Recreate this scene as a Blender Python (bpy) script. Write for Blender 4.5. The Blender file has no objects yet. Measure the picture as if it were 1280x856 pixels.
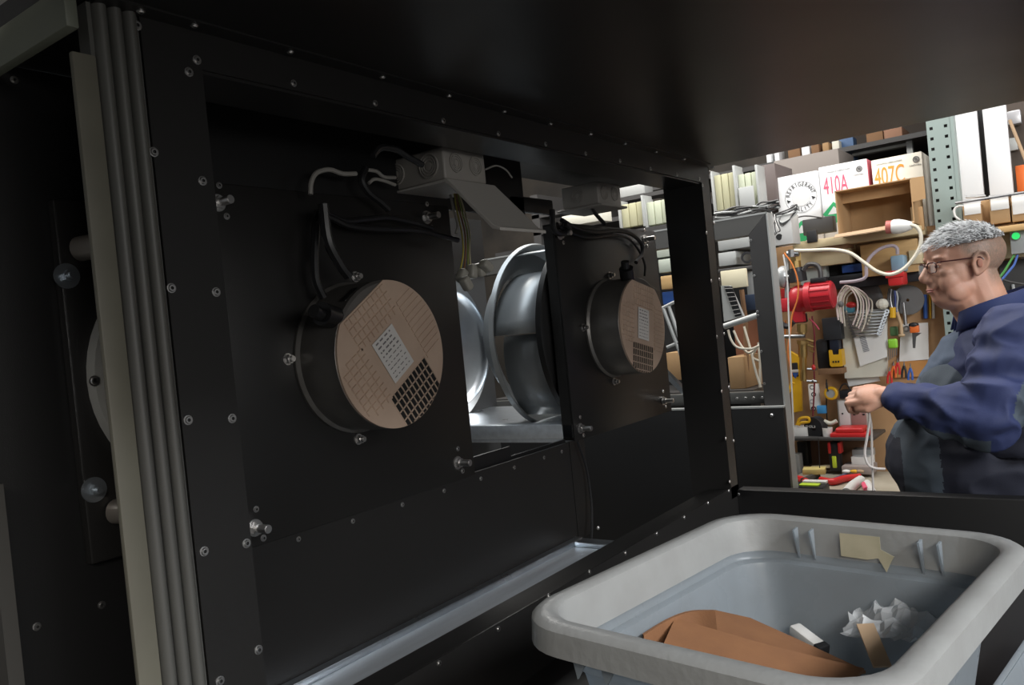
import bpy, bmesh, math, random
import numpy as np
from mathutils import Vector, Matrix, noise
random.seed(7)
PI = math.pi
C = bpy.context.scene.collection
SC = bpy.context.scene

# ---------------------------------------------------------------- camera
FPX, YAW, PIT, ROL, CZ = 1015.6, 0.62989, -0.01403, -0.09906, 1.55
cy_, sy_ = math.cos(YAW), math.sin(YAW)
FW = Vector((-sy_*math.cos(PIT), cy_*math.cos(PIT), math.sin(PIT)))
R0 = Vector((cy_, sy_, 0)); U0 = R0.cross(FW)
RT = R0*math.cos(ROL) + U0*math.sin(ROL)
UP = -R0*math.sin(ROL) + U0*math.cos(ROL)
cam_d = bpy.data.cameras.new('camera'); cam = bpy.data.objects.new('camera', cam_d); C.objects.link(cam)
m = Matrix((RT, UP, -FW)).transposed().to_4x4(); m.translation = Vector((0, 0, CZ)); cam.matrix_world = m
cam_d.sensor_width = 36; cam_d.lens = FPX/1280*36; cam_d.clip_start = 0.02
SC.camera = cam

# ---------------------------------------------------------------- world, lights, exposure
w = bpy.data.worlds.new('workshop_ambience'); SC.world = w; w.use_nodes = True
w.node_tree.nodes['Background'].inputs[0].default_value = (0.78, 0.80, 0.82, 1)
w.node_tree.nodes['Background'].inputs[1].default_value = 0.16
SC.view_settings.view_transform = 'Standard'; SC.view_settings.look = 'None'
SC.view_settings.exposure = 0.0; SC.view_settings.gamma = 1.0
def area(name, loc, target, sx, sy, power, col=(1, 1, 1)):
    d = bpy.data.lights.new(name, 'AREA'); d.shape = 'RECTANGLE'; d.size = sx; d.size_y = sy
    d.energy = power; d.color = col
    o = bpy.data.objects.new(name, d); C.objects.link(o); o.location = loc
    o.rotation_euler = (Vector(target)-Vector(loc)).to_track_quat('-Z', 'Y').to_euler()
    return o
area('workshop_lamp', (-0.9, 2.95, 3.25), (-0.9, 3.05, 1.2), 2.4, 0.6, 56, (1.0, 0.975, 0.94))
area('workshop_lamp', (-2.6, 3.0, 3.3), (-1.6, 3.2, 1.2), 1.6, 0.5, 42, (1.0, 0.97, 0.92))
area('aisle_lamp', (2.0, 0.9, 2.75), (-0.5, 1.1, 1.2), 1.8, 0.5, 90, (0.95, 0.97, 1.0))
area('aisle_lamp', (1.6, -1.6, 2.7), (-0.9, 0.9, 1.4), 1.6, 0.5, 60, (1.0, 0.94, 0.86))
area('rear_lamp', (-1.5, 1.5, 2.9), (-1.5, 1.55, 1.0), 0.5, 1.2, 11, (0.85, 0.93, 1.0))
area('side_fill', (3.9, -0.6, 1.9), (-1.0, 1.0, 1.5), 2.4, 1.3, 50, (1.0, 0.97, 0.93))  # added soft fill off to the right, in place of bounced room light

# ---------------------------------------------------------------- helpers
def at(x, y, X=None, Y=None, Z=None):
    d = FW + RT*((x-640)/FPX) - UP*((y-428)/FPX)
    t = X/d.x if X is not None else Y/d.y if Y is not None else (Z-CZ)/d.z
    return Vector((d.x*t, d.y*t, d.z*t+CZ))

MATS = {}
def mat(name, col, rough=0.5, metal=0.0, col2=None, nscale=8.0, bump=0.0, bscale=60.0, stretch=None, spec=None, emit=None, trans=0.0, alpha=1.0, transl=0.0, coat=0.0, rvar=0.0):
    if name in MATS: return MATS[name]
    M = bpy.data.materials.new(name); M.use_nodes = True; nt = M.node_tree; b = nt.nodes['Principled BSDF']
    b.inputs['Base Color'].default_value = (*col, 1); b.inputs['Roughness'].default_value = rough
    b.inputs['Metallic'].default_value = metal
    if spec is not None: b.inputs['Specular IOR Level'].default_value = spec
    if trans: b.inputs['Transmission Weight'].default_value = trans
    if alpha < 1: b.inputs['Alpha'].default_value = alpha
    if coat: b.inputs['Coat Weight'].default_value = coat
    if emit: b.inputs['Emission Color'].default_value = (*emit[0], 1); b.inputs['Emission Strength'].default_value = emit[1]
    tc = nt.nodes.new('ShaderNodeTexCoord'); mp = nt.nodes.new('ShaderNodeMapping')
    if stretch: mp.inputs['Scale'].default_value = stretch
    nt.links.new(tc.outputs['Object'], mp.inputs['Vector'])
    if col2 is not None or rvar:
        n = nt.nodes.new('ShaderNodeTexNoise'); n.inputs['Scale'].default_value = nscale; n.inputs['Detail'].default_value = 6
        nt.links.new(mp.outputs[0], n.inputs['Vector'])
        if col2 is not None:
            r = nt.nodes.new('ShaderNodeMix'); r.data_type = 'RGBA'
            cr = nt.nodes.new('ShaderNodeValToRGB'); cr.color_ramp.elements[0].position = 0.35; cr.color_ramp.elements[1].position = 0.65
            nt.links.new(n.outputs['Fac'], cr.inputs[0]); nt.links.new(cr.outputs[0], r.inputs[0])
            r.inputs[6].default_value = (*col, 1); r.inputs[7].default_value = (*col2, 1)
            nt.links.new(r.outputs[2], b.inputs['Base Color'])
        if rvar:
            mr = nt.nodes.new('ShaderNodeMapRange'); mr.inputs['To Min'].default_value = max(0.03, rough-rvar); mr.inputs['To Max'].default_value = rough+rvar
            nt.links.new(n.outputs['Fac'], mr.inputs[0]); nt.links.new(mr.outputs[0], b.inputs['Roughness'])
    if bump:
        n2 = nt.nodes.new('ShaderNodeTexNoise'); n2.inputs['Scale'].default_value = bscale; n2.inputs['Detail'].default_value = 4
        nt.links.new(mp.outputs[0], n2.inputs['Vector'])
        bp = nt.nodes.new('ShaderNodeBump'); bp.inputs['Strength'].default_value = bump; bp.inputs['Distance'].default_value = 0.002
        nt.links.new(n2.outputs['Fac'], bp.inputs['Height']); nt.links.new(bp.outputs[0], b.inputs['Normal'])
    if transl:
        t = nt.nodes.new('ShaderNodeBsdfTranslucent'); t.inputs[0].default_value = (*col, 1)
        mx = nt.nodes.new('ShaderNodeMixShader'); mx.inputs[0].default_value = transl
        out = nt.nodes['Material Output']
        nt.links.new(b.outputs[0], mx.inputs[1]); nt.links.new(t.outputs[0], mx.inputs[2]); nt.links.new(mx.outputs[0], out.inputs[0])
    MATS[name] = M
    return M

class MB:
    def __init__(s): s.v = []; s.f = []; s.mi = []; s.cur = 0
    def add(s, vs, fs):
        o = len(s.v); s.v += [Vector(v) for v in vs]; s.f += [tuple(i+o for i in f) for f in fs]; s.mi += [s.cur]*len(fs); return s
    def m(s, i): s.cur = i; return s
    def box(s, x0, x1, y0, y1, z0, z1):
        x0, x1 = sorted((x0, x1)); y0, y1 = sorted((y0, y1)); z0, z1 = sorted((z0, z1))
        return s.add([(x0,y0,z0),(x1,y0,z0),(x1,y1,z0),(x0,y1,z0),(x0,y0,z1),(x1,y0,z1),(x1,y1,z1),(x0,y1,z1)],
                     [(0,3,2,1),(4,5,6,7),(0,1,5,4),(1,2,6,5),(2,3,7,6),(3,0,4,7)])
    def bev(s, x0, x1, y0, y1, z0, z1, b=0.002, seg=2, mtx=None):
        bm = bmesh.new(); bmesh.ops.create_cube(bm, size=1)
        for v in bm.verts: v.co = Vector(((x0+x1)/2+v.co.x*abs(x1-x0), (y0+y1)/2+v.co.y*abs(y1-y0), (z0+z1)/2+v.co.z*abs(z1-z0)))
        bmesh.ops.bevel(bm, geom=bm.edges[:], offset=min(b, abs(x1-x0)*.45, abs(y1-y0)*.45, abs(z1-z0)*.45), segments=seg, profile=0.5, affect='EDGES')
        if mtx is not None: bmesh.ops.transform(bm, matrix=mtx, verts=bm.verts[:])
        bm.verts.index_update(); s.add([v.co.copy() for v in bm.verts], [tuple(v.index for v in f.verts) for f in bm.faces]); bm.free(); return s
    def obox(s, mtx, sx, sy, sz, b=0):
        if b: return s.bev(-sx/2, sx/2, -sy/2, sy/2, -sz/2, sz/2, b, 2, mtx)
        t = MB().box(-sx/2, sx/2, -sy/2, sy/2, -sz/2, sz/2); return s.add([mtx @ v for v in t.v], t.f)
    def prism(s, pts, d):
        d = Vector(d); n = len(pts); pts = [Vector(p) for p in pts]
        return s.add(pts+[p+d for p in pts], [tuple(range(n-1, -1, -1)), tuple(range(n, 2*n))]+[(i, (i+1) % n, n+(i+1) % n, n+i) for i in range(n)])
    def quad(s, a, b, c, d): return s.add([a, b, c, d], [(0, 1, 2, 3)])
    def lathe(s, prof, o, ax, seg=32, caps=False):
        o = Vector(o); ax = Vector(ax).normalized(); q = ax.orthogonal().normalized(); p = ax.cross(q); k = len(prof)
        vs = []
        for i in range(seg):
            a = 2*PI*i/seg; dr = q*math.cos(a)+p*math.sin(a)
            vs += [o+ax*t+dr*r for r, t in prof]
        fs = [(i*k+j, i*k+j+1, ((i+1) % seg)*k+j+1, ((i+1) % seg)*k+j) for i in range(seg) for j in range(k-1)]
        return s.add(vs, fs)
    def cyl(s, a, b, r, seg=20, r2=None):
        a = Vector(a); b = Vector(b); L = (b-a).length; r2 = r if r2 is None else r2
        return s.lathe([(0, 0), (r, 0), (r2, L), (0, L)], a, b-a, seg)
    def tube(s, pts, r, seg=8, smooth=0):
        pts = [Vector(p) for p in pts]
        if smooth:
            P = [pts[0]*2-pts[1]]+pts+[pts[-1]*2-pts[-2]]; out = []
            for i in range(1, len(P)-2):
                for j in range(smooth):
                    t = j/smooth; a, b, c, d = P[i-1:i+3]
                    out.append(0.5*((2*b)+(c-a)*t+(2*a-5*b+4*c-d)*t*t+(3*b-a-3*c+d)*t**3))
            out.append(pts[-1]); pts = out
        n = len(pts); T = [(pts[min(i+1, n-1)]-pts[max(i-1, 0)]).normalized() for i in range(n)]
        u = T[0].orthogonal().normalized(); vs = []
        for i in range(n):
            u = (u-T[i]*u.dot(T[i])).normalized(); v = T[i].cross(u); rr = r(i/(n-1)) if callable(r) else r
            vs += [pts[i]+(u*math.cos(2*PI*k/seg)+v*math.sin(2*PI*k/seg))*rr for k in range(seg)]
        fs = [(i*seg+k, i*seg+(k+1) % seg, (i+1)*seg+(k+1) % seg, (i+1)*seg+k) for i in range(n-1) for k in range(seg)]
        fs += [tuple(range(seg-1, -1, -1)), tuple((n-1)*seg+k for k in range(seg))]
        return s.add(vs, fs)
    def ell(s, c, r, mtx=None, seg=20, rings=12):
        c = Vector(c); r = (r, r, r) if not hasattr(r, '__len__') else r; vs = [Vector((0, 0, -1))]
        for i in range(1, rings):
            t = -PI/2+PI*i/rings
            vs += [Vector((math.cos(t)*math.cos(2*PI*k/seg), math.cos(t)*math.sin(2*PI*k/seg), math.sin(t))) for k in range(seg)]
        vs.append(Vector((0, 0, 1))); fs = [(0, 1+(k+1) % seg, 1+k) for k in range(seg)]
        for i in range(rings-2): fs += [(1+i*seg+k, 1+i*seg+(k+1) % seg, 1+(i+1)*seg+(k+1) % seg, 1+(i+1)*seg+k) for k in range(seg)]
        L = len(vs)-1; fs += [(L, L-seg+k, L-seg+(k+1) % seg) for k in range(seg)]
        vs = [Vector((v.x*r[0], v.y*r[1], v.z*r[2])) for v in vs]
        if mtx is not None: vs = [mtx @ v for v in vs]
        return s.add([c+v for v in vs], fs)
    def cap(s, a, b, ra, rb, seg=16):                                 # tapered capsule
        a = Vector(a); b = Vector(b); L = (b-a).length; n = 5
        pr = [(ra*math.sin(PI/2*i/n), -ra*math.cos(PI/2*i/n)) for i in range(n+1)]+[(rb*math.cos(PI/2*i/n), L+rb*math.sin(PI/2*i/n)) for i in range(n+1)]
        pr[0] = (1e-5, pr[0][1]); pr[-1] = (1e-5, pr[-1][1])
        return s.lathe(pr, a, b-a, seg)

ORG = {}
def tag(o, label=None, cat=None, group=None, kind=None):
    for k, v in (('label', label), ('category', cat), ('group', group), ('kind', kind)):
        if v: o[k] = v
    return o
def thing(name, loc, label, cat, group=None):
    o = bpy.data.objects.new(name, None); C.objects.link(o); o.location = loc; o.empty_display_size = 0.05
    ORG[o.name] = Vector(loc); return tag(o, label, cat, group)
def obj(name, mb, mats, parent=None, label=None, smooth=40, bevel=0, local=False):
    mats = mats if isinstance(mats, (list, tuple)) else [mats]
    if local: org = Vector((0, 0, 0))
    elif parent is not None: org = ORG[parent.name]
    else:
        xs = [v.x for v in mb.v]; ys = [v.y for v in mb.v]; zs = [v.z for v in mb.v]
        org = Vector(((min(xs)+max(xs))/2, (min(ys)+max(ys))/2, min(zs)))
    me = bpy.data.meshes.new(name); me.from_pydata([tuple(v-org) for v in mb.v], [], mb.f); me.update()
    bm = bmesh.new(); bm.from_mesh(me); bmesh.ops.recalc_face_normals(bm, faces=bm.faces[:]); bm.to_mesh(me); bm.free()
    for M in mats: me.materials.append(M)
    if len(mats) > 1:
        for p, i in zip(me.polygons, mb.mi): p.material_index = i
    if smooth: me.shade_smooth(); me.set_sharp_from_angle(angle=math.radians(smooth))
    o = bpy.data.objects.new(name, me); C.objects.link(o)
    if parent is None: o.location = org if not local else (0, 0, 0)
    else: o.parent = parent
    ORG[o.name] = org
    if label: o['label'] = label
    if bevel:
        b = o.modifiers.new('bevel', 'BEVEL'); b.width = bevel; b.segments = 2; b.limit_method = 'ANGLE'
    return o
def single(name, mb, mats, label, cat, group=None, kind=None, **k):
    return tag(obj(name, mb, mats, None, None, **k), label, cat, group, kind)
def struct(name, mb, M): return tag(obj(name, mb, M), kind='structure')
def text_mb(txt, size, origin, right, up, depth=0.0006, sx=1.0):
    cu = bpy.data.curves.new('t', 'FONT'); cu.body = txt; cu.size = size; cu.extrude = depth; cu.align_x = 'CENTER'; cu.align_y = 'CENTER'
    o = bpy.data.objects.new('t', cu); C.objects.link(o)
    me = o.to_mesh(); right = Vector(right).normalized(); up = Vector(up).normalized(); n = right.cross(up)
    mb = MB(); mb.add([Vector(origin)+right*v.co.x*sx+up*v.co.y+n*v.co.z for v in me.vertices], [tuple(p.vertices) for p in me.polygons])
    o.to_mesh_clear(); bpy.data.objects.remove(o); bpy.data.curves.remove(cu); return mb

# ---------------------------------------------------------------- materials
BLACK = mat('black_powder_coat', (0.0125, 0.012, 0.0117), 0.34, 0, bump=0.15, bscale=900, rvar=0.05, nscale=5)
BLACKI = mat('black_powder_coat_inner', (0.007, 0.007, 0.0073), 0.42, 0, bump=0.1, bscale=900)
GASK = mat('grey_gasket_rubber', (0.075, 0.075, 0.068), 0.5, 0, col2=(0.06, 0.06, 0.056), nscale=12, stretch=(1, 1, .2))
TRIM = mat('olive_grey_coated_profile', (0.125, 0.120, 0.094), 0.55, 0, col2=(0.105, 0.10, 0.078), nscale=10)
BEAMG = mat('grey_green_profile', (0.115, 0.125, 0.098), 0.5)
STEEL = mat('bright_steel', (0.62, 0.61, 0.60), 0.32, 1.0)
DSTEEL = mat('screw_recess', (0.03, 0.03, 0.03), 0.6, 0.5)
GALV = mat('galvanised_sheet', (0.60, 0.64, 0.68), 0.30, 1.0, col2=(0.50, 0.54, 0.58), nscale=14, rvar=0.08)
ALU = mat('milled_aluminium', (0.70, 0.75, 0.80), 0.32, 0.7, col2=(0.6, 0.64, 0.68), nscale=9, stretch=(6, .6, 6))
BLADE = mat('impeller_sheet', (0.40, 0.42, 0.43), 0.40, 0.45, col2=(0.34, 0.36, 0.37), nscale=5)
MOTOR = mat('dark_cast_motor', (0.24, 0.23, 0.215), 0.38, 0.7, col2=(0.19, 0.18, 0.17), nscale=14)
COPPER = mat('champagne_plastic', (0.58, 0.435, 0.335), 0.42, 0.2, col2=(0.53, 0.39, 0.30), nscale=20)
DARK = mat('shade_black', (0.006, 0.006, 0.006), 0.8)  # near-black for sheets that stand in for shade in openings
LABEL = mat('sticker_paper', (0.62, 0.60, 0.58), 0.5)
INK = mat('ink_black', (0.02, 0.02, 0.022), 0.6)
PGREY = mat('grey_polycarbonate', (0.30, 0.285, 0.26), 0.45, col2=(0.27, 0.255, 0.235), nscale=9)
RUBBER = mat('black_cable', (0.012, 0.012, 0.013), 0.32)
GCABLE = mat('grey_cable', (0.26, 0.25, 0.23), 0.45)
WHITEP = mat('white_plastic', (0.72, 0.71, 0.68), 0.4)
# ================================================================ SETTING
struct('floor', MB().box(-6, 4, -3, 6, -0.05, 0), mat('workshop_floor', (0.22, 0.21, 0.19), 0.5, col2=(0.17, 0.16, 0.15), nscale=2))
struct('wall_back', MB().box(-6, 4, 5.2, 5.3, 0, 3.6), mat('dim_wall', (0.10, 0.085, 0.07), 0.8, col2=(0.05, 0.045, 0.04), nscale=3))
struct('ceiling', MB().box(-6, 4, -3, 6, 3.6, 3.7), mat('hall_ceiling', (0.35, 0.34, 0.32), 0.8))

# ================================================================ THE BLACK AIR HANDLING UNIT
AX = -0.86
ahu = thing('air_handling_unit', (-0.5, 1.2, 0.0), 'large black sheet metal air handling cabinet with open fan compartment', 'machine')
def part(name, mb, M, label=None, **k): return obj(name, mb, M, ahu, label, **k)
t = 0.004
part('ceiling_panel', MB().box(AX, 0.42, -0.35, 2.19, 1.951, 1.99), BLACK)
part('ceiling_flange', MB().box(AX, -0.834, 0.47, 2.14, 1.9485, 1.951), BLACK)
part('lintel', MB().box(AX-t, AX, 0.6, 2.13, 1.903, 1.951).box(-0.955, AX-t, 0.6, 2.13, 1.899, 1.903).box(-0.955, -0.951, 0.6, 2.13, 1.903, 1.925), BLACK)
part('stile', MB().box(AX-t, AX, 0.525, 0.6, 0.94, 1.951).box(-0.955, AX-t, 0.596, 0.6, 0.94, 1.951), BLACK)
part('post', MB().box(AX-t, AX, 2.13, 2.186, 1.03, 1.951).box(-0.975, AX-t, 2.13, 2.134, 1.03, 1.951).box(AX-0.05, AX, 2.182, 2.186, 1.03, 1.951), BLACK)
part('sill', MB().add([(AX-t,0.6,1.060),(AX,0.6,1.062),(AX,2.19,1.062),(AX-t,2.19,1.060),(AX-0.075,0.6,1.052),(AX-0.075,2.13,1.052),(AX-0.075,0.6,1.046),(AX-0.075,2.13,1.046)], [(0,1,2,3),(4,0,3,5),(6,4,5,7)])
     .box(AX-t, AX, 0.6, 2.186, 0.94, 1.061), BLACK)
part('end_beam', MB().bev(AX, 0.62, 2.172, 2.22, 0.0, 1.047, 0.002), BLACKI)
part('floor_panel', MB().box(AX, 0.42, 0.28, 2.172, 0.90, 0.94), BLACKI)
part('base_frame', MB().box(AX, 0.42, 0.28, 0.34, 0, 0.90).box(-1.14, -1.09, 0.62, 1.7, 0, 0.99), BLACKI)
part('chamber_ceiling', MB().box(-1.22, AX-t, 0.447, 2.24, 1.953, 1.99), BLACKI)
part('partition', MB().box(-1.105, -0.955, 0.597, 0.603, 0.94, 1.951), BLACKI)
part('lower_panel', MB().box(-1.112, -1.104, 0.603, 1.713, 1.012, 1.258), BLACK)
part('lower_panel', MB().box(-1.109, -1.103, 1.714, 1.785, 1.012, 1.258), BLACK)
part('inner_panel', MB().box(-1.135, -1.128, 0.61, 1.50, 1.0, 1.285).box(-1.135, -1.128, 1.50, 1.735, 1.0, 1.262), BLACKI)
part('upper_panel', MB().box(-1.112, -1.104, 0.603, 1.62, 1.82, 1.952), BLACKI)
part('upper_bracket', MB().bev(-1.12, -1.104, 1.56, 1.75, 1.832, 1.87, 0.004), BLACK)
# chamber floor: galvanised tray
part('floor_tray', MB().box(-1.103, -0.90, 0.62, 1.66, 1.004, 1.010), ALU, 'bright galvanised floor sheet')
part('tray_border', MB().bev(-1.103, -1.082, 0.62, 1.70, 1.010, 1.024, .002).bev(-1.082, -0.90, 1.66, 1.70, 1.010, 1.022, .002), GALV, 'shiny raised metal border strip')
part('back_wall', MB().box(-1.78, -1.77, 0.61, 2.30, 1.0, 1.76), mat('dull_galvanised', (.10, .105, .11), .5, .5), 'dull galvanised inner wall')
part('back_top_shade', MB().box(-1.78, -1.76, 0.61, 2.30, 1.762, 1.953), BLACKI)  # added black sheet standing in for the gloom high behind the fans
part('fan_rail', MB().bev(-1.77, -1.105, 1.738, 1.778, 1.262, 1.30, .003).bev(-1.77, -1.105, 1.742, 1.775, 1.252, 1.2645, .002), ALU, 'milled aluminium cross rail')
part('fan_deck', MB().box(-1.77, -1.135, 1.80, 2.28, 1.285, 1.289), GALV, 'galvanised sheet under the rear fan')
# left cell behind the mullion
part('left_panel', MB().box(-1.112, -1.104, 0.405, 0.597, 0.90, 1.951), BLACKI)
lp = part('left_mounting_plate', MB().bev(-1.104, -1.086, 0.515, 0.596, 1.30, 1.78, 0.004), BLACK)
def left_cover():
    mb = MB(); r = 0.168; cy, cz = 0.702, 1.538; prof = []
    a0 = math.acos((cy-0.592)/r); n = 14
    arc = [(cy-r*math.cos(a0-2*a0*i/n), cz+r*math.sin(a0-2*a0*i/n)) for i in range(n+1)]
    return mb.prism([(-1.086, y, z) for y, z in arc], (0.022, 0, 0))
part('fan_disc', left_cover(), mat('cast_grey_disc', (0.42, 0.42, 0.40), 0.4, 0.15), 'pale grey metal disc cut by the post', smooth=30)
for py, pz in ((0.538, 1.715), (0.548, 1.362)):
    part('spacer_tube', MB().cyl((-1.086, py+.006, pz), (-1.03, py+.02, pz), 0.0165, 20), mat('worn_tube', (0.42, 0.38, 0.34), 0.4, 0.8), 'short bright steel spacer tube')
# mullion
part('mullion_profile', MB().bev(AX-.008, AX, 0.444, 0.4700, 0.90, 1.892, .002), TRIM, 'flat olive grey post face')
part('mullion_core', MB().box(-0.885, AX-0.003, 0.466, 0.524, 0.90, 1.951), GASK)
for k in range(3):
    yc = 0.4785+k*0.0170
    pr = [(AX-0.004, yc-0.0078)]+[(AX-0.003+0.011*math.sin(PI*i/8), yc-0.0078*math.cos(PI*i/8)) for i in range(9)]+[(AX-0.004, yc+0.0078)]
    part('gasket_rib', MB().prism([(x, y, 0.88) for x, y in pr], (0, 0, 1.075)), GASK, smooth=60)
part('header_beam', MB().bev(-1.6, -0.838, 0.430, 0.4435, 1.908, 1.951, .002), BEAMG, 'grey green header profile')
part('corner_post', MB().box(-1.10, -1.06, 0.395, 0.412, 0, 1.43), mat('charcoal_post', (0.04, 0.038, 0.034), 0.5), 'charcoal upright at far left')

# screws
def screw_mb(o, ax, r=0.0046, h=0.0025):
    mb = MB(); mb.lathe([(r*1.25, 0), (r*1.25, h*.35), (r, h*.4), (r*.8, h), (r*.45, h)], o, ax, 12)
    mb.m(1).lathe([(r*.45, h), (r*.40, h*.3), (0, h*.3)], o, ax, 6); return mb
def screw_mesh(ax):
    o = obj('screw', screw_mb((0, 0, 0), ax), [STEEL, DSTEEL], None, local=True); me = o.data; bpy.data.objects.remove(o); return me
SX, SZ, SY = screw_mesh((1, 0, 0)), screw_mesh((0, 0, -1)), screw_mesh((0, -1, 0))
def screw(p, me, parent=ahu, s=1.0):
    o = bpy.data.objects.new('screw', me); C.objects.link(o); o.parent = parent; o.location = Vector(p)-ORG[parent.name]; o.scale = (s, s, s)
stile_px = [(171,32),(236,90),(192,190),(214,360),(235,525),(255,689),(275,851),(246,75),(253,226),(270,365),(290,523),(308,679),(323,812)]
lintel_px = [(367,104),(469,129),(554,151),(623,167),(682,180),(732,192),(775,201),(813,211),(846,218),(874,223.5)]
post_px = [(878,231.6),(883,291),(889,351),(896,421),(902,489),(907,548),(912,602),(887,215),(892.6,279),(899,349),(905,417),(911,484),(917,551)]
sill_px = [(911,613.6),(885,629),(855.5,646.7),(821,667),(782,691),(737,715),(686,745),(623,786),(549,829)]
for p in stile_px: screw(at(*p, X=AX), SX)
for p in lintel_px+post_px+sill_px: screw(at(*p, X=AX), SX, s=0.85)
for p in [(176,14),(243,32),(363,65),(478,96.5),(561,120),(630,139.6),(688,155),(738,168),(781,180),(820,190),(855,199)]:
    q = at(*p, Z=1.9485); screw(q, SZ, s=0.85)
for p in [(373,672),(441,651),(503,631),(555,613),(601,598),(643,584),(680,571),(702,563)]:
    q = at(*p, X=-1.104); q.z = 1.241; screw(q, SX, s=0.8)
for p in [(18,100),(46,783),(127,756)]: screw(at(*p, X=-1.104), SX, s=.9)
screw(at(923, 617.5, Y=2.172), SY, s=0.85)
screw(at(118, 476, X=-1.064), SX, s=1.25)
for p in [(83,345),(117,612)]:
    q = at(*p, X=-1.086)
    part('washer_bolt', MB().lathe([(0.0035, 0), (0.0165, 0), (0.0165, 0.0025), (0.0035, 0.0025)], q, (1, 0, 0), 28)
         .cyl(q+Vector((0.002, 0, 0)), q+Vector((0.010, 0, 0)), 0.0075, 6).cyl(q+Vector((0.01, 0, 0)), q+Vector((0.018, 0, 0)), 0.0042, 14),
         mat('zinc_bolt', (0.42, 0.46, 0.50), 0.35, 0.9), 'zinc hex bolt on a wide washer', smooth=25)

# ================================================================ FANS
def bolt_mb(q, L=0.03, r=0.0065):
    mb = MB(); q = Vector(q); X = Vector((1, 0, 0))
    mb.lathe([(0, 0), (r*2.0, 0), (r*2.0, 0.002), (0, .002)], q, X, 20); mb.cyl(q+X*.002, q+X*.010, r*1.55, 6)
    mb.cyl(q+X*.010, q+X*L, r, 14); mb.cyl(q+X*L, q+X*(L+.001), r*.8, 14); return mb
def make_fan(y0, y1, z0, z1, mc, roll, label, impeller=True):
    my, mz = mc; PX = -1.100; fx = -1.0; r = 0.131
    root = thing('plug_fan', (-1.1, (y0+y1)/2, z0), label, 'fan', 'plug fans with round motors')
    obj('mounting_plate', MB().bev(-1.106, PX, y0, y1, z0, z1, 0.002).box(-1.135, -1.106, y0, y0+.004, z0+.006, z1-.006).box(-1.135, -1.106, y0, y1, z0+.004, z0+.008)
        .box(-1.135, -1.106, y0, y1, z1-.008, z1-.004), BLACK, root)
    X = Vector((1, 0, 0)); rt = Vector((0, math.cos(roll), math.sin(roll))); up = Vector((0, -math.sin(roll), math.cos(roll))); O = Vector((fx, my, mz))
    # motor housing
    hm = obj('motor_housing', MB().lathe([(0.05, 0.001), (r*1.04, 0.001), (r*1.04, .006), (r*1.0, .012), (r*1.0, .055), (r*.985, .062), (r*.99, .096), (r*.955, .0995), (0.0, .0995)], (PX, my, mz), X, 72), MOTOR, root, smooth=35)
    # face cap: disc with a flat chord on top
    ch = 0.112; rc = r*0.985; th0 = math.asin(ch/rc); arc = []
    n = 60
    for i in range(n+1):
        a = PI-th0+(PI+2*th0)*i/n; arc.append((rc*math.cos(a), rc*math.sin(a)))
    def P(u, v, h=0.0): return O+rt*u+up*v+X*h
    bu, bv0, bv1 = 0.058, -0.128, -0.052
    # plate as horizontal strips so the open slot block stays really open
    mb = MB(); N = 54
    def halfw(v): return math.sqrt(max(rc*rc-v*v, 0))
    vs = sorted(set([-rc+ (rc+ch)*i/N for i in range(N+1)]+[bv1]))
    for a, b in zip(vs[:-1], vs[1:]):
        wa, wb = halfw(a), halfw(b)
        if b > bv1+1e-6:
            mb.add([P(-wa, a, 0.001), P(wa, a, 0.001), P(wb, b, 0.001), P(-wb, b, 0.001)], [(0, 1, 2, 3)])
        else:
            for s in (-1, 1):
                if wa > bu or wb > bu:
                    mb.add([P(s*min(bu, wa), a, .001), P(s*max(wa, min(bu, wa)), a, .001), P(s*max(wb, min(bu, wb)), b, .001), P(s*min(bu, wb), b, .001)], [(0, 1, 2, 3)])
    mb.add([P(u, v, .001) for u, v in arc]+[P(u, v, -0.007) for u, v in arc], [(i, i+1, n+2+i, n+1+i) for i in range(n)]+[(n, 0, n+1, 2*n+1)])
    fc = obj('motor_cap', mb, COPPER, root, smooth=30)
    # raised brick pads: top, left, right
    mb = MB()
    def pad(u, v, du, dv, h=0.0022):
        if math.hypot(abs(u)+du/2, abs(v)+dv/2) > rc-.001 or v+dv/2 > ch-.001: return
        b = [P(u-du/2, v-dv/2, .001), P(u+du/2, v-dv/2, .001), P(u+du/2, v+dv/2, .001), P(u-du/2, v+dv/2, .001)]; s = .82
        tp = [P(u-du/2*s, v-dv/2*s, .001+h), P(u+du/2*s, v-dv/2*s, .001+h), P(u+du/2*s, v+dv/2*s, .001+h), P(u-du/2*s, v+dv/2*s, .001+h)]
        mb.add(b+tp, [(4, 5, 6, 7), (0, 1, 5, 4), (1, 2, 6, 5), (2, 3, 7, 6), (3, 0, 4, 7)])
    for i in range(9):
        for j in range(4):
            pad(-0.0525+i*0.0131, 0.056+j*0.0155, 0.0118, 0.0135)
            for s in (-1, 1):
                if s < 0 : pad(s*(0.060+j*0.0165), -0.05+i*0.0125, 0.0145, 0.0105)
    sp = obj('grid_pads', mb, COPPER, fc)
    mb = MB(); mb2 = MB()
    for i in range(11):
        v = -0.055+i*0.0115; w_ = halfw(abs(v)+.004)-.004
        if w_ > 0.075:
            mb.obox(frame(P((0.064+w_)/2, v, .0016), rt, up), w_-0.064, 0.0085, 0.0016)
    obj('louvre_bars', mb, COPPER, fc)
    # slot block: bars over a flat black sheet that paints the recess shade
    rows = [bv1-0.0175*k for k in range(5)]
    mb = MB()
    for v in rows:
        wv = min(bu, halfw(abs(v)+.001))
        if wv > .01: mb.obox(frame(P(0, v, -.001), rt, up), 2*wv, 0.0022, 0.005)
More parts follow.
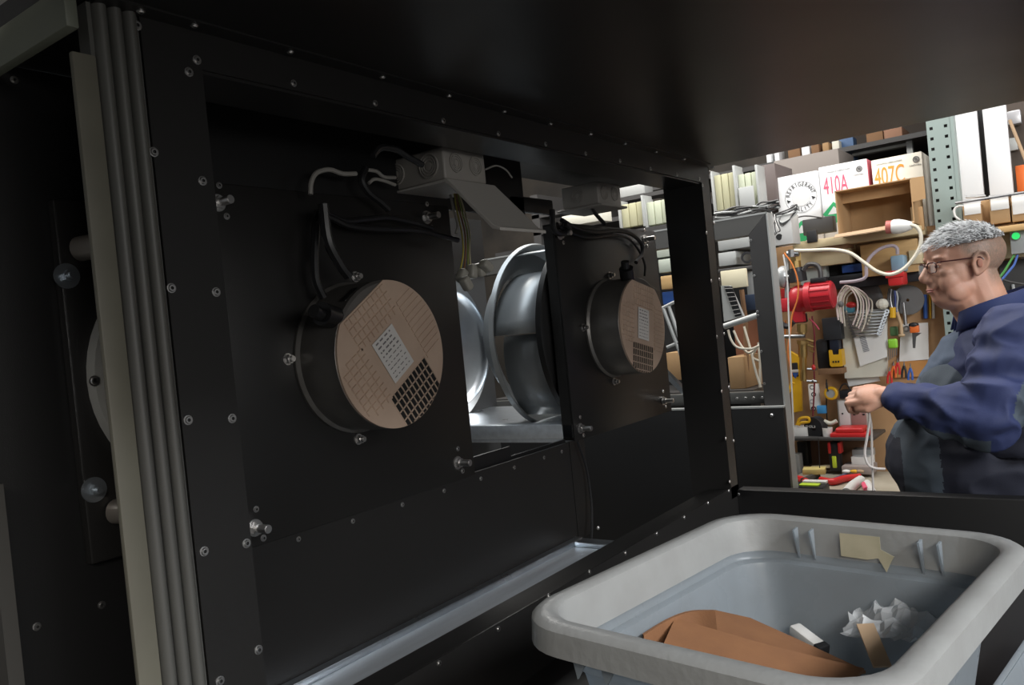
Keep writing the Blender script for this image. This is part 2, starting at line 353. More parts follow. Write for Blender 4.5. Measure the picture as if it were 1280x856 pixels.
    for k in range(11):
        u = -bu+k*bu/5; vb = -halfw(abs(u)+.001)
        mb.obox(frame(P(u, (bv1+vb)/2, -.001), rt, up), 0.0022, bv1-vb, 0.005)
    obj('slot_grille', mb, COPPER, fc)
    mb = MB(); pts = [(-bu, bv1), (bu, bv1)]+[(u, -halfw(u)) for u in [bu-2*bu*i/12 for i in range(13)]]
    mb.add([P(u, v, -.0001) for u, v in pts], [tuple(range(len(pts)))])
    obj('slot_shade', mb, DARK, fc)
    # sticker with small print rows
    lb = obj('rating_sticker', MB().obox(frame(P(-0.002, 0.002, .0028), rt, up), 0.062, 0.084, 0.0008), LABEL, root, 'off white rating sticker')
    mb = MB(); rr = random.Random(5)
    for i in range(9):
        u = -0.026
        while u < 0.020:
            L = rr.uniform(.003, .010); mb.obox(frame(P(u+L/2, 0.038-i*.0088, .0033), rt, up), L, 0.0016 if i > 3 else 0.0028, 0.0003); u += L+rr.uniform(.002, .006)
    obj('small_print', mb, mat('faint_print', (.16, .15, .15), .6), lb)
    # cable gland at the chord
    gl = obj('cable_gland', MB().cyl(P(-0.05, ch+.004, -.02), P(-0.075, ch+.030, -.012), 0.019, 20).cyl(P(-0.078, ch+.030, -.012), P(-.088, ch+.045, -.008), .011, 16)
             .bev(-.02, .02, -.012, .012, -.008, .008, .003, 2, frame(P(0.0, ch+.006, -.02), rt, up)), RUBBER, root)
    for a in (PI*.98, PI*1.48, 0.45*PI, 0.02*PI):
        q = Vector((PX, my+math.cos(a)*r*1.13, mz+math.sin(a)*r*1.13))
        obj('motor_bolt', bolt_mb(q, .016, .005), STEEL, root)
    for yy, zz in ((y0+.022, z1-.032), (y0+.028, z0+.03), (y1-.055, z0+.038), (y1-.075, z1-.028)):
        obj('corner_bolt', bolt_mb((PX, yy, zz), .034, .0068), STEEL, root)
        screw(Vector((PX, yy+.014, zz-.02)), SX, root, .95)
        screw(Vector((PX, yy+.006, zz+.028)), SX, root, .9)
    if impeller:
        R = 0.25; xb = -1.16; xf = -1.32
        im = obj('impeller', MB().lathe([(0.0, -.012), (.26, -.012), (.272, -.004), (.272, .012), (.262, .016), (.0, .016)], (xb, my, mz), X, 72), BLACKI, root, 'black backplate of the impeller')
        obj('inlet_ring', MB().lathe([(0.262, 0.012), (0.266, 0.0), (0.252, -.004), (.232, -.014), (.205, -.035), (.185, -.06), (.180, -.085), (.176, -.085), (.181, -.058), (.202, -.030), (.230, -.008), (.250, .004), (0.258, 0.012), (0.262, .012)], (xf, my, mz), X, 96), BLADE, im, 'grey flared inlet ring')
        for k in range(6):
            a = 2*PI*k/6+1.08; mb = MB(); pts = []
            for i in range(9):
                s_ = i/8; rr_ = 0.200+(0.256-0.200)*s_; aa = a-1.04*s_**1.1
                pts.append((my-rr_*math.cos(aa), mz+rr_*math.sin(aa)))
            vv = []
            for (y, z) in pts: vv += [(xf+.002, y, z), (xb-.010, y, z)]
            mb.add(vv, [(2*i, 2*i+1, 2*i+3, 2*i+2) for i in range(8)])
            b = obj('blade', mb, BLADE, im, smooth=60); s_ = b.modifiers.new('thickness', 'SOLIDIFY'); s_.thickness = 0.003
        obj('inlet_dish', MB().lathe([(.186, .03), (.192, .02), (.186, .008), (.170, .0), (.130, -.02), (.06, -.036), (.0, -.04)], (-1.715, my+.02, mz-.018), X, 72), GALV, root, 'shiny pressed inlet dish')
        obj('inlet_dish_rim', MB().lathe([(.20, .0), (.215, .006), (.23, .0), (.25, .012), (.26, 0)], (-1.755, my+.02, mz-.018), X, 72), GALV, root)
    return root
def frame(o, r_, u_):
    n = Vector(r_).cross(Vector(u_)); mt = Matrix((r_, u_, n)).transposed().to_4x4(); mt.translation = o; return mt
make_fan(0.748, 1.331, 1.252, 1.826, (1.02, 1.531), math.radians(33.5), 'larger looking nearer fan plate with champagne motor face tilted left')
make_fan(1.738, 2.312, 1.255, 1.814, (1.975, 1.531), math.radians(-12.5), 'farther fan plate beside the post with silver impeller showing behind it')

# ================================================================ JUNCTION BOXES, CABLES
def knock(mb, c, n, r):
    for k in range(4): mb.lathe([(r*(1-.22*k), 0), (r*(1-.22*k), .0028-.0004*k), (r*(1-.22*k)-.0022, .0030-.0004*k), (r*(1-.22*k)-.003, 0)], c, n, 28)
    mb.lathe([(0, 0), (r*.3, 0), (r*.3, .002), (0, .002)], c, n, 16)
jb = thing('junction_box', (-1.055, 1.25, 1.847), 'larger grey junction box with round knockouts on bent bracket above nearer fan', 'electrical box', 'junction boxes')
obj('housing', MB().bev(-1.128, -0.982, 1.187, 1.316, 1.848, 1.911, .005, 3), PGREY, jb)
for c, n, r in (((-1.105, 1.187, 1.880), (0, -1, 0), .021), ((-1.02, 1.187, 1.880), (0, -1, 0), .024), ((-0.982, 1.222, 1.882), (1, 0, 0), .019), ((-0.982, 1.282, 1.882), (1, 0, 0), .019)):
    mb = MB(); knock(mb, c, n, r); obj('knockout', mb, PGREY, jb)
br = single('bent_bracket', MB().prism([(-1.135, 1.182, 1.843), (-0.978, 1.182, 1.841), (-0.884, 1.186, 1.739), (-0.866, 1.187, 1.733), (-0.866, 1.187, 1.739), (-0.881, 1.186, 1.746), (-0.975, 1.182, 1.847), (-1.135, 1.182, 1.847)], (0, .150, 0)),
      mat('bracket_grey', (0.48, 0.46, 0.43), 0.5, 0.1), 'grey sheet bracket sloping down below the larger junction box', 'bracket', bevel=.001)
jb2 = thing('junction_box', (-1.10, 1.95, 1.86), 'smaller brownish junction box under cabinet roof beside the post', 'electrical box', 'junction boxes')
obj('housing', MB().bev(-1.165, -1.052, 1.893, 2.020, 1.862, 1.922, .004, 3), PGREY, jb2)
for c, n in (((-1.052, 1.925, 1.893), (1, 0, 0)), ((-1.052, 1.982, 1.894), (1, 0, 0)), ((-1.115, 1.893, 1.893), (0, -1, 0))):
    mb = MB(); knock(mb, c, n, .019); obj('knockout', mb, PGREY, jb2)
obj('base_plate', MB().bev(-1.18, -1.04, 1.885, 2.03, 1.856, 1.862, .002), PGREY, jb2)
def cable(pts, r, M, label, name='cable', smooth=8, group=None, cat='cable'):
    return single(name, MB().tube(pts, r, 8, smooth), M, label, cat, group)
def px(pts, X): return [at(a, b, X=X) for a, b in pts]
cable(px([(388,243),(389,228),(396,216),(412,212),(428,217),(445,217)], -1.06), .0042, GCABLE, 'grey cable bent over above the nearer fan motor')
cable(px([(455,212),(470,214),(480,221),(494,222)], -1.07), .0036, GCABLE, 'short grey cable entering larger junction box, upper one')
cable(px([(461,229),(468,224),(480,226),(494,231)], -1.07), .0032, GCABLE, 'short grey cable entering larger junction box, lower one')
cable(px([(466,195),(476,185),(495,187),(510,196),(528,206)], -.97), .0058, RUBBER, 'thick black cable plugged into front knockout of larger junction box')
cable(px([(400,262),(412,268),(432,276),(458,274),(485,272),(515,278),(540,285)], -1.08), .0055, RUBBER, 'upper black cable running across the nearer fan plate')
cable(px([(403,268),(418,274),(436,282),(470,286),(520,288),(552,295),(572,300)], -1.075), .0060, RUBBER, 'lower black cable running across the nearer fan plate')
cable(px([(404,262),(396,278),(394,300),(393,330),(395,352),(404,372)], -1.06), .0075, RUBBER, 'black motor cable dropping to the nearer motor gland')
cable(px([(457,210),(452,225),(460,240),(475,252),(486,262)], -1.06), .0065, RUBBER, 'black cable looping left of larger junction box')
cable(px([(404,255),(410,300),(425,330),(436,345)], -1.03), .009, RUBBER, 'thick black cable dropping over the nearer motor rim')
cable(px([(606,212),(620,207),(632,212),(640,222)], -1.0), .0018, GCABLE, 'thin wire leaving right side of larger junction box')
for k, (a, b) in enumerate(((572, 577), (576, 580), (579, 583), (582, 585))):
    cable(px([(568+k*2, 242), (571+k*3, 262), (a+5, 290), (b+2, 315), (b-2+k*2, 340)], -1.03+k*.004), .0017,
          [mat('yellow_wire', (.42, .36, .06), .4), mat('brown_wire', (.22, .10, .05), .4), mat('green_wire', (.22, .26, .06), .4), mat('cream_wire', (.42, .38, .25), .4)][k],
          ['yellow', 'brown', 'green', 'cream'][k]+' core wire hanging under the bent bracket', 'wire')
cable(px([(563,243),(567,262),(572,280),(570,292)], -1.0), .0026, GCABLE, 'pale grey conduit hanging under the bent bracket', 'wire')
for k, (x, y) in enumerate(((577, 345), (590, 340), (600, 338), (583, 355), (608, 333))):
    q = at(x, y, X=-1.02+.008*k)
    o = single('wire_connector', MB().bev(-.010, .010, -.009, .009, -.013, .015, .005, 3, Matrix.Translation(q) @ Matrix.Rotation(.4*k-.6, 4, 'X')), mat('connector_plastic', (.34, .33, .29), .35),
           ['leftmost', 'second from left', 'front middle', 'lowest', 'rightmost'][k]+' pale wire connector in the cluster beside nearer fan plate', 'connector', 'connectors hanging from the wires')
cable(px([(702,275),(720,285),(745,290),(770,288),(790,293),(802,305),(802,318),(795,328)], -1.085), .0060, RUBBER, 'black cable arching across the farther fan plate')
cable(px([(700,283),(715,292),(738,297),(765,294),(785,298),(798,312),(806,330),(806,345)], -1.088), .0035, RUBBER, 'thin black cable beside the arching one on the farther fan plate')
cable(px([(738,258),(745,268),(756,280)], -1.09), .0055, RUBBER, 'short black cable dropping from smaller junction box')
cable(px([(690,262),(692,285),(700,292),(712,288),(706,280)], -1.08), .0075, RUBBER, 'black cable knot at top left corner of farther fan plate')
cable([at(722,552,X=-1.09), at(733,585,X=-1.09), at(739,625,X=-1.085), at(740,655,X=-1.08), at(739,676,X=-1.075)], .0032, RUBBER, 'thin black cable hanging down below the farther fan')
# ================================================================ WORKSHOP BEHIND
CARDB = mat('tan_cardboard', (0.40, 0.25, 0.12), 0.8, col2=(0.36, 0.22, 0.105), nscale=6)
CARDE = mat('pale_cardboard', (0.42, 0.29, 0.18), 0.8)
CARDD = mat('dark_cardboard', (0.22, 0.12, 0.06), 0.85)
PINE = mat('pine_wood', (0.55, 0.36, 0.16), 0.6, col2=(0.47, 0.29, 0.12), nscale=5, stretch=(1, 1, 10))
PALEW = mat('pale_plywood', (0.62, 0.52, 0.32), 0.6, col2=(0.56, 0.45, 0.27), nscale=5, stretch=(1, 1, 8))
PEG = mat('orange_hardboard', (0.50, 0.30, 0.15), 0.65, col2=(0.45, 0.26, 0.125), nscale=7)
CREAM = mat('cream_board', (0.70, 0.64, 0.46), 0.5)
LGREY = mat('light_grey_sheet', (0.40, 0.41, 0.40), 0.45, 0.1)
MGREY = mat('mid_grey_sheet', (0.16, 0.155, 0.15), 0.5)
CHAR = mat('charcoal_sheet', (0.055, 0.053, 0.052), 0.45)
RACK = mat('rack_grey_green', (0.27, 0.33, 0.31), 0.45, 0.2)
WHITE = mat('white_card', (0.76, 0.77, 0.78), 0.6)
PAPER = mat('paper_white', (0.80, 0.79, 0.76), 0.7)
PAPERC = mat('paper_cream', (0.70, 0.68, 0.58), 0.7)
RED = mat('pump_red', (0.46, 0.025, 0.035), 0.32)
REDP = mat('red_plastic', (0.60, 0.03, 0.03), 0.35)
ORANGE = mat('orange_plastic', (0.75, 0.16, 0.03), 0.4)
YEL = mat('yellow_tool', (0.75, 0.42, 0.02), 0.4)
YELG = mat('yellow_green', (0.45, 0.62, 0.04), 0.5)
GREEN = mat('green_print', (0.03, 0.38, 0.14), 0.6)
BLUE = mat('blue_plastic', (0.04, 0.12, 0.42), 0.4)
LBLUE = mat('socket_blue_grey', (0.25, 0.38, 0.48), 0.4)
BRASS = mat('brass', (0.65, 0.45, 0.18), 0.32, 1.0)
CHROME = mat('chrome', (0.50, 0.50, 0.50), 0.3, 1.0)
BLK = mat('black_plastic', (0.018, 0.018, 0.02), 0.45)
WCAB = mat('cream_cable', (0.66, 0.61, 0.50), 0.45)
LILAC = mat('lilac_cable', (0.45, 0.38, 0.42), 0.45)
OCAB = mat('orange_wire', (0.75, 0.22, 0.05), 0.45)
PINK = mat('pink_print', (0.72, 0.10, 0.18), 0.6)
ORP = mat('orange_print', (0.80, 0.30, 0.04), 0.6)
CLEARB = mat('clear_box', (0.62, 0.62, 0.58), 0.25, alpha=0.75)

def rect(x0, y0, x1, y1, Y):
    xm, ym = (x0+x1)/2, (y0+y1)/2
    return at(x0, ym, Y=Y).x, at(x1, ym, Y=Y).x, at(xm, y1, Y=Y).z, at(xm, y0, Y=Y).z
def pb(name, r, Y, D, M, label, cat, group=None, b=.003, kind=None):
    x0, x1, z0, z1 = rect(*r, Y); return single(name, MB().bev(x0, x1, Y, Y+D, z0, z1, b), M, label, cat, group, kind)
def pp(name, r, Y, D, M, parent, label=None, b=.001):
    x0, x1, z0, z1 = rect(*r, Y); return obj(name, MB().bev(x0, x1, Y, Y+D, z0, z1, b), M, parent, label)
def pt(r, Y, D=0.02, z=None):
    x0, x1, z0, z1 = rect(*r, Y); return ((x0+x1)/2, Y+D/2, z0 if z is None else z)
def pxy(pts, Y): return [at(a, b, Y=Y) for a, b in pts]
def wire(pts, Y, r, M, label, cat='cable', name='cable', group=None, smooth=8):
    P_ = [at(p[0], p[1], Y=Y+(p[2] if len(p) > 2 else 0)) for p in pts]
    return single(name, MB().tube(P_, r, 8, smooth), M, label, cat, group)
XR, XU = Vector((1, 0, 0)), Vector((0, 0, 1))

# --- far racking (y about 4.6)
pb('rack_upright', (1050,172,1068,212), 4.55, .08, mat('rack_blue', (0.04, 0.10, 0.22), .5), 'blue steel rack upright above the middle refrigerant carton', 'rack post')
pb('rack_beam', (1064,180,1140,188), 4.5, .05, LGREY, 'light grey shelf beam just under the black cabinet roof', 'shelf beam')
u = pb('rack_upright', (1133,168,1141,205), 4.46, .04, LGREY, 'small light grey perforated upright left of the tall rack post', 'rack post')
pb('carton', (1083,165,1104,182), 4.5, .2, CARDD, 'dark brown carton on far shelf, left one of two', 'box')
pb('carton', (1105,160,1128,180), 4.5, .2, mat('reddish_card', (.30, .16, .10), .8), 'reddish brown carton on far shelf, right one of two', 'box')
pb('far_shelf', (1130,208,1160,300), 4.62, .3, CARDD, 'dark brown carton stack behind the tall rack post', 'box')
pb('grey_carton', (968,193,1050,232), 4.1, .3, mat('grey_card', (.24, .21, .19), .7), 'long grey carton lying behind the round emblem carton', 'box')
for i, (a, b_, M_) in enumerate(((958,964,WHITE),(968,974,WHITE),(985,1000,CARDD),(1002,1012,WHITE),(1014,1024,CARDD),(1028,1036,CARDB),(1040,1049,PAPERC))):
    pb('stored_piece', (a, 188-i*2, b_, 206-i*3), 4.5, .1, M_, ['thin white strip at far left of top shelf', 'second thin white strip on top shelf', 'brown block between white strips on top shelf', 'white block on top shelf beside brown one', 'dark block on top shelf right of white block', 'tan block on top shelf', 'cream block on top shelf beside blue upright'][i], 'stored piece')
struct('wall_front', MB().box(-1.15, 0.3, 4.9, 4.95, 0, 3.6), mat('dark_racking_back', (0.05, 0.04, 0.033), .9))
rk = thing('storage_rack', (-1.3, 4.6, 0), 'dark storage racking at the back of the workshop', 'rack')
zt_ = at(1000,203,Y=4.5).z
obj('rack_shelf', MB().box(-2.2, -.1, 4.40, 4.9, 2.29, 2.314), CHAR, rk)
obj('rack_shelf', MB().box(-2.6, -.5, 3.88, 4.38, 2.08, 2.103), CHAR, rk)
obj('rack_shelf', MB().box(-2.6, -1.75, 3.88, 4.0, 2.175, 2.196), CHAR, rk)
obj('rack_leg', MB().box(-2.6, -2.55, 3.88, 4.9, 0, 2.31), CHAR, rk); obj('rack_leg', MB().box(-.14, -.1, 4.4, 4.9, 0, 2.31), CHAR, rk)
obj('rack_back', MB().box(at(1188,200,Y=3.76).x, .6, 3.76, 3.78, 0, 2.7), mat('dark_rack_back', (.06, .045, .035), .8), rk)
zr = at(935,261,Y=3.42).z-.012; obj('rack_shelf', MB().box(-2.5, -1.16, 3.36, 3.6, zr-.025, zr), CHAR, rk); obj('rack_leg', MB().box(-2.5, -2.46, 3.4, 3.44, 0, zr-.025), CHAR, rk)
ls = thing('low_shelf', (-1.7, 3.45, 0), 'charcoal low shelf behind the second cabinet carrying cartons', 'shelf')
zl = min(at(920,486,Y=3.25).z, at(845,475,Y=3.3).z); obj('shelf_top', MB().box(-2.5, -1.16, 3.2, 3.55, zl-.03, zl-.001), CHAR, ls)
for x in (-2.4, -1.21): obj('shelf_leg', MB().box(x, x+.04, 3.3, 3.34, 0, zl-.03), CHAR, ls)
# --- tall perforated upright
x0, x1, z0, z1 = rect(1158,146,1190,330, 3.50)
x0 = at(1157,150,Y=3.5).x; x1 = at(1187,148,Y=3.5).x; ztop = 2.42; zb = 1.72
pu = thing('rack_upright', ((x0+x1)/2, 3.5, 0), 'tall grey green perforated rack post with two rows of square holes', 'rack post')
hs = 0.0115; cols = [x0, x0+.010, x0+.010+hs, x1-.010-hs, x1-.010, x1]
p = at(1162,150,Y=3.5).z; pitch = abs(at(1165,189,Y=3.5).z-at(1164,150,Y=3.5).z)/3
mb = MB()
for j in (0, 2, 4): mb.box(cols[j], cols[j+1], 3.5, 3.502, 0, ztop)
for j in (1, 3):
    zlast = 0.0; zz = p-pitch*28-(pitch*.0 if j == 1 else 0)
    while zz < ztop-hs:
        mb.box(cols[j], cols[j+1], 3.5, 3.502, zlast, zz); zlast = zz+hs; zz += pitch
    mb.box(cols[j], cols[j+1], 3.5, 3.502, zlast, ztop)
obj('perforated_face', mb, RACK, pu, smooth=0)
obj('side_flange', MB().box(x1-.001, x1+.012, 3.5, 3.56, 0, ztop), RACK, pu)
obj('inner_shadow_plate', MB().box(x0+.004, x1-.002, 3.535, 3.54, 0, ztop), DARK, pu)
pb('narrow_strip', (1186,148,1193,290), 3.55, .03, CHAR, 'narrow charcoal strip beside the perforated post', 'strip')
# --- tall white boards right
pb('white_board', (1198,128,1226,266), 3.62, .03, WHITE, 'tall plain white board, left one of the pair', 'board', 'tall white boards')
pb('white_board', (1232,122,1262,248), 3.60, .03, WHITE, 'tall white board with a fold line, right one of the pair', 'board', 'tall white boards')
pb('gap_shade_strip', (1224,128,1236,256), 3.66, .02, BLK, 'black strip painting the shaded gap between tall white boards', 'strip')  # dark strip stands in for the shade between the boards
pb('cardboard_offcut', (1190,185,1200,245), 3.741, .02, CARDB, 'tan cardboard offcut beside left white board', 'cardboard')
pb('dark_carton', (1262,190,1280,222), 3.9, .2, CARDD, 'dark brown carton at the right edge of the photo', 'box')
pb('bright_packet', (1258,138,1276,155), 3.7, .05, mat('foil', (.5, .5, .52), .3, .4), 'shiny grey packet at the top right corner', 'packet')
pb('dotted_packet', (1261,172,1272,188), 3.731, .03, LGREY, 'small light grey packet below the shiny packet', 'packet')
pb('orange_part', (1270,206,1284,240), 3.65, .05, ORANGE, 'orange plastic part at the right edge', 'plastic part')
single('light_stick', MB().tube(pxy([(1262,150),(1284,205)], 3.6), .006, 8), CARDE, 'pale stick leaning at the top right corner', 'stick')
for k, (a, c) in enumerate((((1194,254),(1290,239)), ((1207,246),(1232,245)), ((1236,246),(1290,243)))):
    single('metal_rod', MB().tube(pxy([a, c], 3.42+.02*k), .0055, 8), CHROME, ['long grey rod lying in front of white boards', 'short dark rod on white boards', 'thin rod lying at right of white boards'][k], 'rod')
# --- shelf above the man, cartons on it
pb('shelf_board', (1188,282,1330,290), 3.42, .30, PINE, 'thin wooden shelf board behind the man carrying small cartons', 'shelf')
for k, (r, top) in enumerate((((1204,256,1227,283), 268), ((1237,246,1262,279), 262), ((1264,245,1290,276), 267))):
    t_ = thing('small_carton', pt(r, 3.44), ['small tan carton with white top label, left one on shelf', 'small tan carton with creased white label, middle one on shelf', 'small tan carton cut by the right photo edge on shelf'][k], 'box', 'small cartons on the shelf')
    pp('carton_body', r, 3.44, .12, CARDB, t_, b=.002); pp('paper_label', (r[0]+1, r[1]-2, r[2]-1, top), 3.437, .002, PAPER, t_, 'white paper label')
pb('tan_filler', (1227,250,1238,281), 3.5, .1, CARDB, 'plain tan carton between the two labelled cartons', 'box')
wire([(1200,275),(1194,270),(1193,262),(1198,258),(1206,258)], 3.45, .004, WHITEP, 'white cable loop beside left small carton')
# --- wooden panel with green button
pb('plywood_panel', (1205,292,1330,322), 3.50, .02, PALEW, 'pale plywood panel behind the head carrying control box', 'board')
cb = thing('control_box', pt((1263,288,1296,316), 3.46), 'light grey control box with a glowing green push button', 'control box')
pp('case', (1263,288,1296,316), 3.455, .045, LGREY, cb)
obj('green_button', MB().cyl(at(1270,295,Y=3.455), at(1270,295,Y=3.455)+Vector((0, -.012, 0)), .0125, 20), mat('green_lens', (.02, .5, .10), .3, emit=((.05, .9, .2), .6)), cb, 'green push button')
obj('button_ring', MB().lathe([(.0125, 0), (.016, 0), (.016, .005), (.0125, .005)], at(1270,295,Y=3.455), (0, -1, 0), 20), CHROME, cb)
for k, (pts, M_, l) in enumerate((([(1268,318),(1262,328),(1256,338),(1250,346)], mat('green_wire2', (.12, .4, .1), .4), 'green wire below the control box'),
                                  ([(1272,318),(1268,330),(1262,338),(1252,350)], mat('blue_wire', (.10, .2, .6), .4), 'blue wire below the control box'),
                                  ([(1250,348),(1262,352),(1284,356)], CHAR, 'dark cable crossing to the right photo edge'))):
    wire(pts, 3.47, .004, M_, l, 'wire')
pb('dark_cabinet', (1252,322,1330,420), 3.56, .2, CHAR, 'dark open equipment rack behind the man', 'rack')
pb('slotted_rail', (1266,355,1270,398), 3.55, .01, LGREY, 'thin slotted grey rail on the dark equipment rack', 'rail')
pb('copper_pipe_piece', (1272,362,1277,392), 3.548, .012, mat('dull_copper', (.4, .2, .12), .4, .8), 'short copper piece on the dark equipment rack', 'pipe')

# --- refrigerant cartons
PLZ = rect(990,292,1150,303,3.42)[3]
def carton(r, Y, D, M, label, side=None, sideM=None):
    t_ = thing('refrigerant_carton', pt(r, Y, D), label, 'box', 'white cartons on the top shelf')
    x0, x1, z0, z1 = rect(*r, Y); z0 = PLZ+.001; obj('carton_body', MB().bev(x0, x1, Y, Y+D, z0, z1, .002), M, t_)
    if sideM: obj('side_panel', MB().box(x1-.002, x1+.0015, Y+.002, Y+D-.002, z0+.002, z1-.002), sideM, t_, 'coloured side face')
    return t_
c1 = carton((973,217,1025.5,308), 3.62, .25, WHITE, 'white carton with round black emblem and a green diamond')
c2 = carton((1027,203,1088,300), 3.64, .25, WHITE, 'white carton marked 410A in pink letters', sideM=mat('pink_side', (.55, .12, .16), .6))
c3 = carton((1093,194,1157,300), 3.64, .25, mat('cream_white_card', (.74, .71, .62), .6), 'cream white carton marked 407C in orange letters')
def glyph(txt, x, y, size, Y, M, par, sx=1.0, nm='lettering'):
    return obj(nm, text_mb(txt, size, at(x, y, Y=Y-.0015), XR, XU, .0004, sx), M, par, smooth=0)
glyph('410A', 1044.5, 231.5, .105, 3.64, PINK, c2, .44); glyph('407C', 1112, 220, .105, 3.64, ORP, c3, .5)
def logo(x, y, Y, par, cap):
    c = at(x, y, Y=Y-.0015)
    obj('emblem', MB().lathe([(.0085, 0), (.0125, 0), (.0125, .001), (.0085, .001)], c, (0, -1, 0), 24).lathe([(.002, 0), (.006, 0), (.006, .001), (.002, .001)], c, (0, -1, 0), 16)
        .obox(Matrix.Translation(c) @ Matrix.Rotation(.8, 4, 'Y'), .018, .001, .0025), mat('emblem_grey', (.13, .13, .13), .6), par)
    glyph(cap, x-1, y+7, .0085, Y, mat('print_grey', (.25, .25, .25), .6), par, 1.1)
logo(1074, 211, 3.64, c2, 'CARRYBEL'); logo(1145, 199, 3.64, c3, 'CARRYBEL')
glyph('VACUUM & LUBRICATIONS', 1048, 213, .0085, 3.64, MATS['print_grey'], c2, .9); glyph('VACUUM & LUBRICATIONS', 1111, 203, .0085, 3.64, MATS['print_grey'], c3, .95)
# round emblem: ring of block letters on c1
cc = at(1001,246,Y=3.618); mb = MB(); W_ = 'VERIFIED'
for txt, a0, sgn in (('REFRIGERANT', 166, -1), ('QUALITY', 222, 1)):
    for i, ch_ in enumerate(txt):
        a = math.radians(a0+sgn*i*(15.0 if sgn < 0 else 16)); rad = .054
        pos = cc+XR*math.cos(a)*rad+XU*math.sin(a)*rad
        rr_ = XR*math.sin(a)*(-1 if sgn > 0 else 1)+XU*math.cos(a)*(1 if sgn > 0 else -1); uu = (XR*math.cos(a)+XU*math.sin(a))*(-1 if sgn > 0 else 1)
        tm = text_mb(ch_, .025, pos, rr_, uu, .0004, .8); mb.add(tm.v, tm.f)
for a in (math.radians(192), math.radians(-12)):
    p_ = cc+XR*math.cos(a)*.054+XU*math.sin(a)*.054; mb.prism([p_+XR*.010, p_-XR*.008+XU*.008, p_-XR*.004-XU*.008], (0, -.0005, 0))
obj('ring_lettering', mb, INK, c1, smooth=0)
obj('emblem_disc', MB().lathe([(0, 0), (.040, 0), (.040, .0008), (0, .0008)], cc+Vector((0, .0008, 0)), (0, -1, 0), 28), mat('emblem_pale', (.62, .62, .62), .6), c1)
obj('emblem_ring', MB().lathe([(.0665, 0), (.068, 0), (.068, .0008), (.0665, .0008)], cc+Vector((0, .0008, 0)), (0, -1, 0), 36), MATS['print_grey'], c1)
def diamond(x, y, Y, s, par):
    c = at(x, y, Y=Y-.001); obj('green_diamond', MB().prism([c+XR*s, c+XU*s, c-XR*s, c-XU*s], (0, -.0006, 0)), GREEN, par)
    s *= .55; obj('diamond_mark', MB().prism([c+XR*s+XU*-.004, c+XU*s*1.1, c-XR*s+XU*-.004], (0, -.0012, 0)), WHITE, par)
diamond(1003, 290, 3.62, .05, c1); diamond(1043, 266, 3.64, .048, c2)
pb('maroon_flap', (950,205,971,262), 3.60, .25, mat('maroon_grey_sheet', (.12, .095, .09), .5), 'dark maroon grey metal housing beside the ribbed cream panels', 'housing')
# --- cream ribbed panels
def ribbed(r, n, label, M):
    t_ = thing('ribbed_panel', pt(r, 3.42), label, 'panel', 'cream ribbed plastic panels')
    x0, x1, z0, z1 = rect(*r, 3.42); wv = (x1-x0)/n
    for i in range(n): obj('rib_panel', MB().bev(x0+wv*i+.001, x0+wv*(i+1)-.001, 3.425, 3.47, z0, z1-.012, .004), M, t_)
    obj('end_frame', MB().bev(x1-.002, x1+.008, 3.405, 3.50, z0-.01, z1+.012, .001), LGREY, t_); obj('frame_strip', MB().bev(x0-.008, x0, 3.41, 3.50, z0-.01, z1+.008, .001), LGREY, t_)
RIBM = mat('cream_translucent', (.62, .60, .40), .4, transl=.3); RIBW = mat('pale_green_translucent', (.68, .72, .56), .4, transl=.3)
ribbed((893,213,920,262), 3, 'cream ribbed panel right next to the black post', RIBM)
ribbed((923,212,948,260), 3, 'pale ribbed panel with grey lower label', RIBW)
ribbed((808,247,836,280), 3, 'pale ribbed panel seen through cabinet, left of black post', RIBW)
ribbed((776,250,805,283), 3, 'pale ribbed panel seen through cabinet behind smaller junction box', RIBM)
pb('grey_plate', (924,233,943,260), 3.40, .004, LGREY, 'flat grey plate leaning on the pale ribbed panel', 'plate')
pb('dark_housing', (836,243,866,285), 3.46, .2, mat('dim_sheet', (.11, .10, .10), .5), 'dark grey housing seen just left of the black post', 'housing')
pb('long_tray', (702,266,752,280), 3.3, .1, PAPERC, 'long cream tray seen above the farther fan plate', 'tray')
pb('bright_parts_row', (758,232,806,246), 3.9, .1, LGREY, 'row of pale parts under the roof behind the smaller junction box', 'parts')
# --- neighbouring cabinet frame
YF = 2.9
fr = thing('neighbour_cabinet', (at(900,600,Y=YF).x, YF, 0), 'second dark grey cabinet frame with open doorway in the workshop', 'machine')
xr0, xr1 = at(945,390,Y=YF).x, at(970,390,Y=YF).x; zt = at(930,270,Y=YF).z; zi = at(930,295,Y=YF).z; zpan = at(950,509,Y=YF).z
obj('frame_upright', MB().prism([(xr0, YF, zi), (xr1, YF, zt), (xr1, YF, 0), (xr0, YF, 0)], (0, .06, 0)), CHAR, fr, bevel=.001)
obj('frame_header', MB().prism([(-2.6, YF, zt), (xr1-.001, YF, zt), (xr0-.001, YF, zi), (-2.6, YF, zi)], (0, .06, 0)), mat('frame_grey', (.10, .098, .092), .45), fr, bevel=.001)
obj('frame_edge', MB().box(-2.6, xr1, YF-.002, YF+.001, zt-.004, zt+.002).box(xr1-.003, xr1+.002, YF-.002, YF+.06, 0, zt), LGREY, fr)
obj('lower_panel', MB().bev(-2.4, xr1+.004, YF-.03, YF-.005, .55, zpan, .002), BLACKI, fr)
obj('panel_edge', MB().box(-2.4, xr1+.004, YF-.032, YF-.004, zpan, zpan+.006), LGREY, fr)
obj('inner_rail', MB().bev(-2.4, xr0, YF+.065, YF+.10, zpan+.006, zpan+.05, .002), mat('dark_zinc', (.2, .2, .19), .4, .7), fr)
for k in range(9): screw((xr0-.03-k*.032, YF+.064, zpan+.028), SY, fr, 1.0)
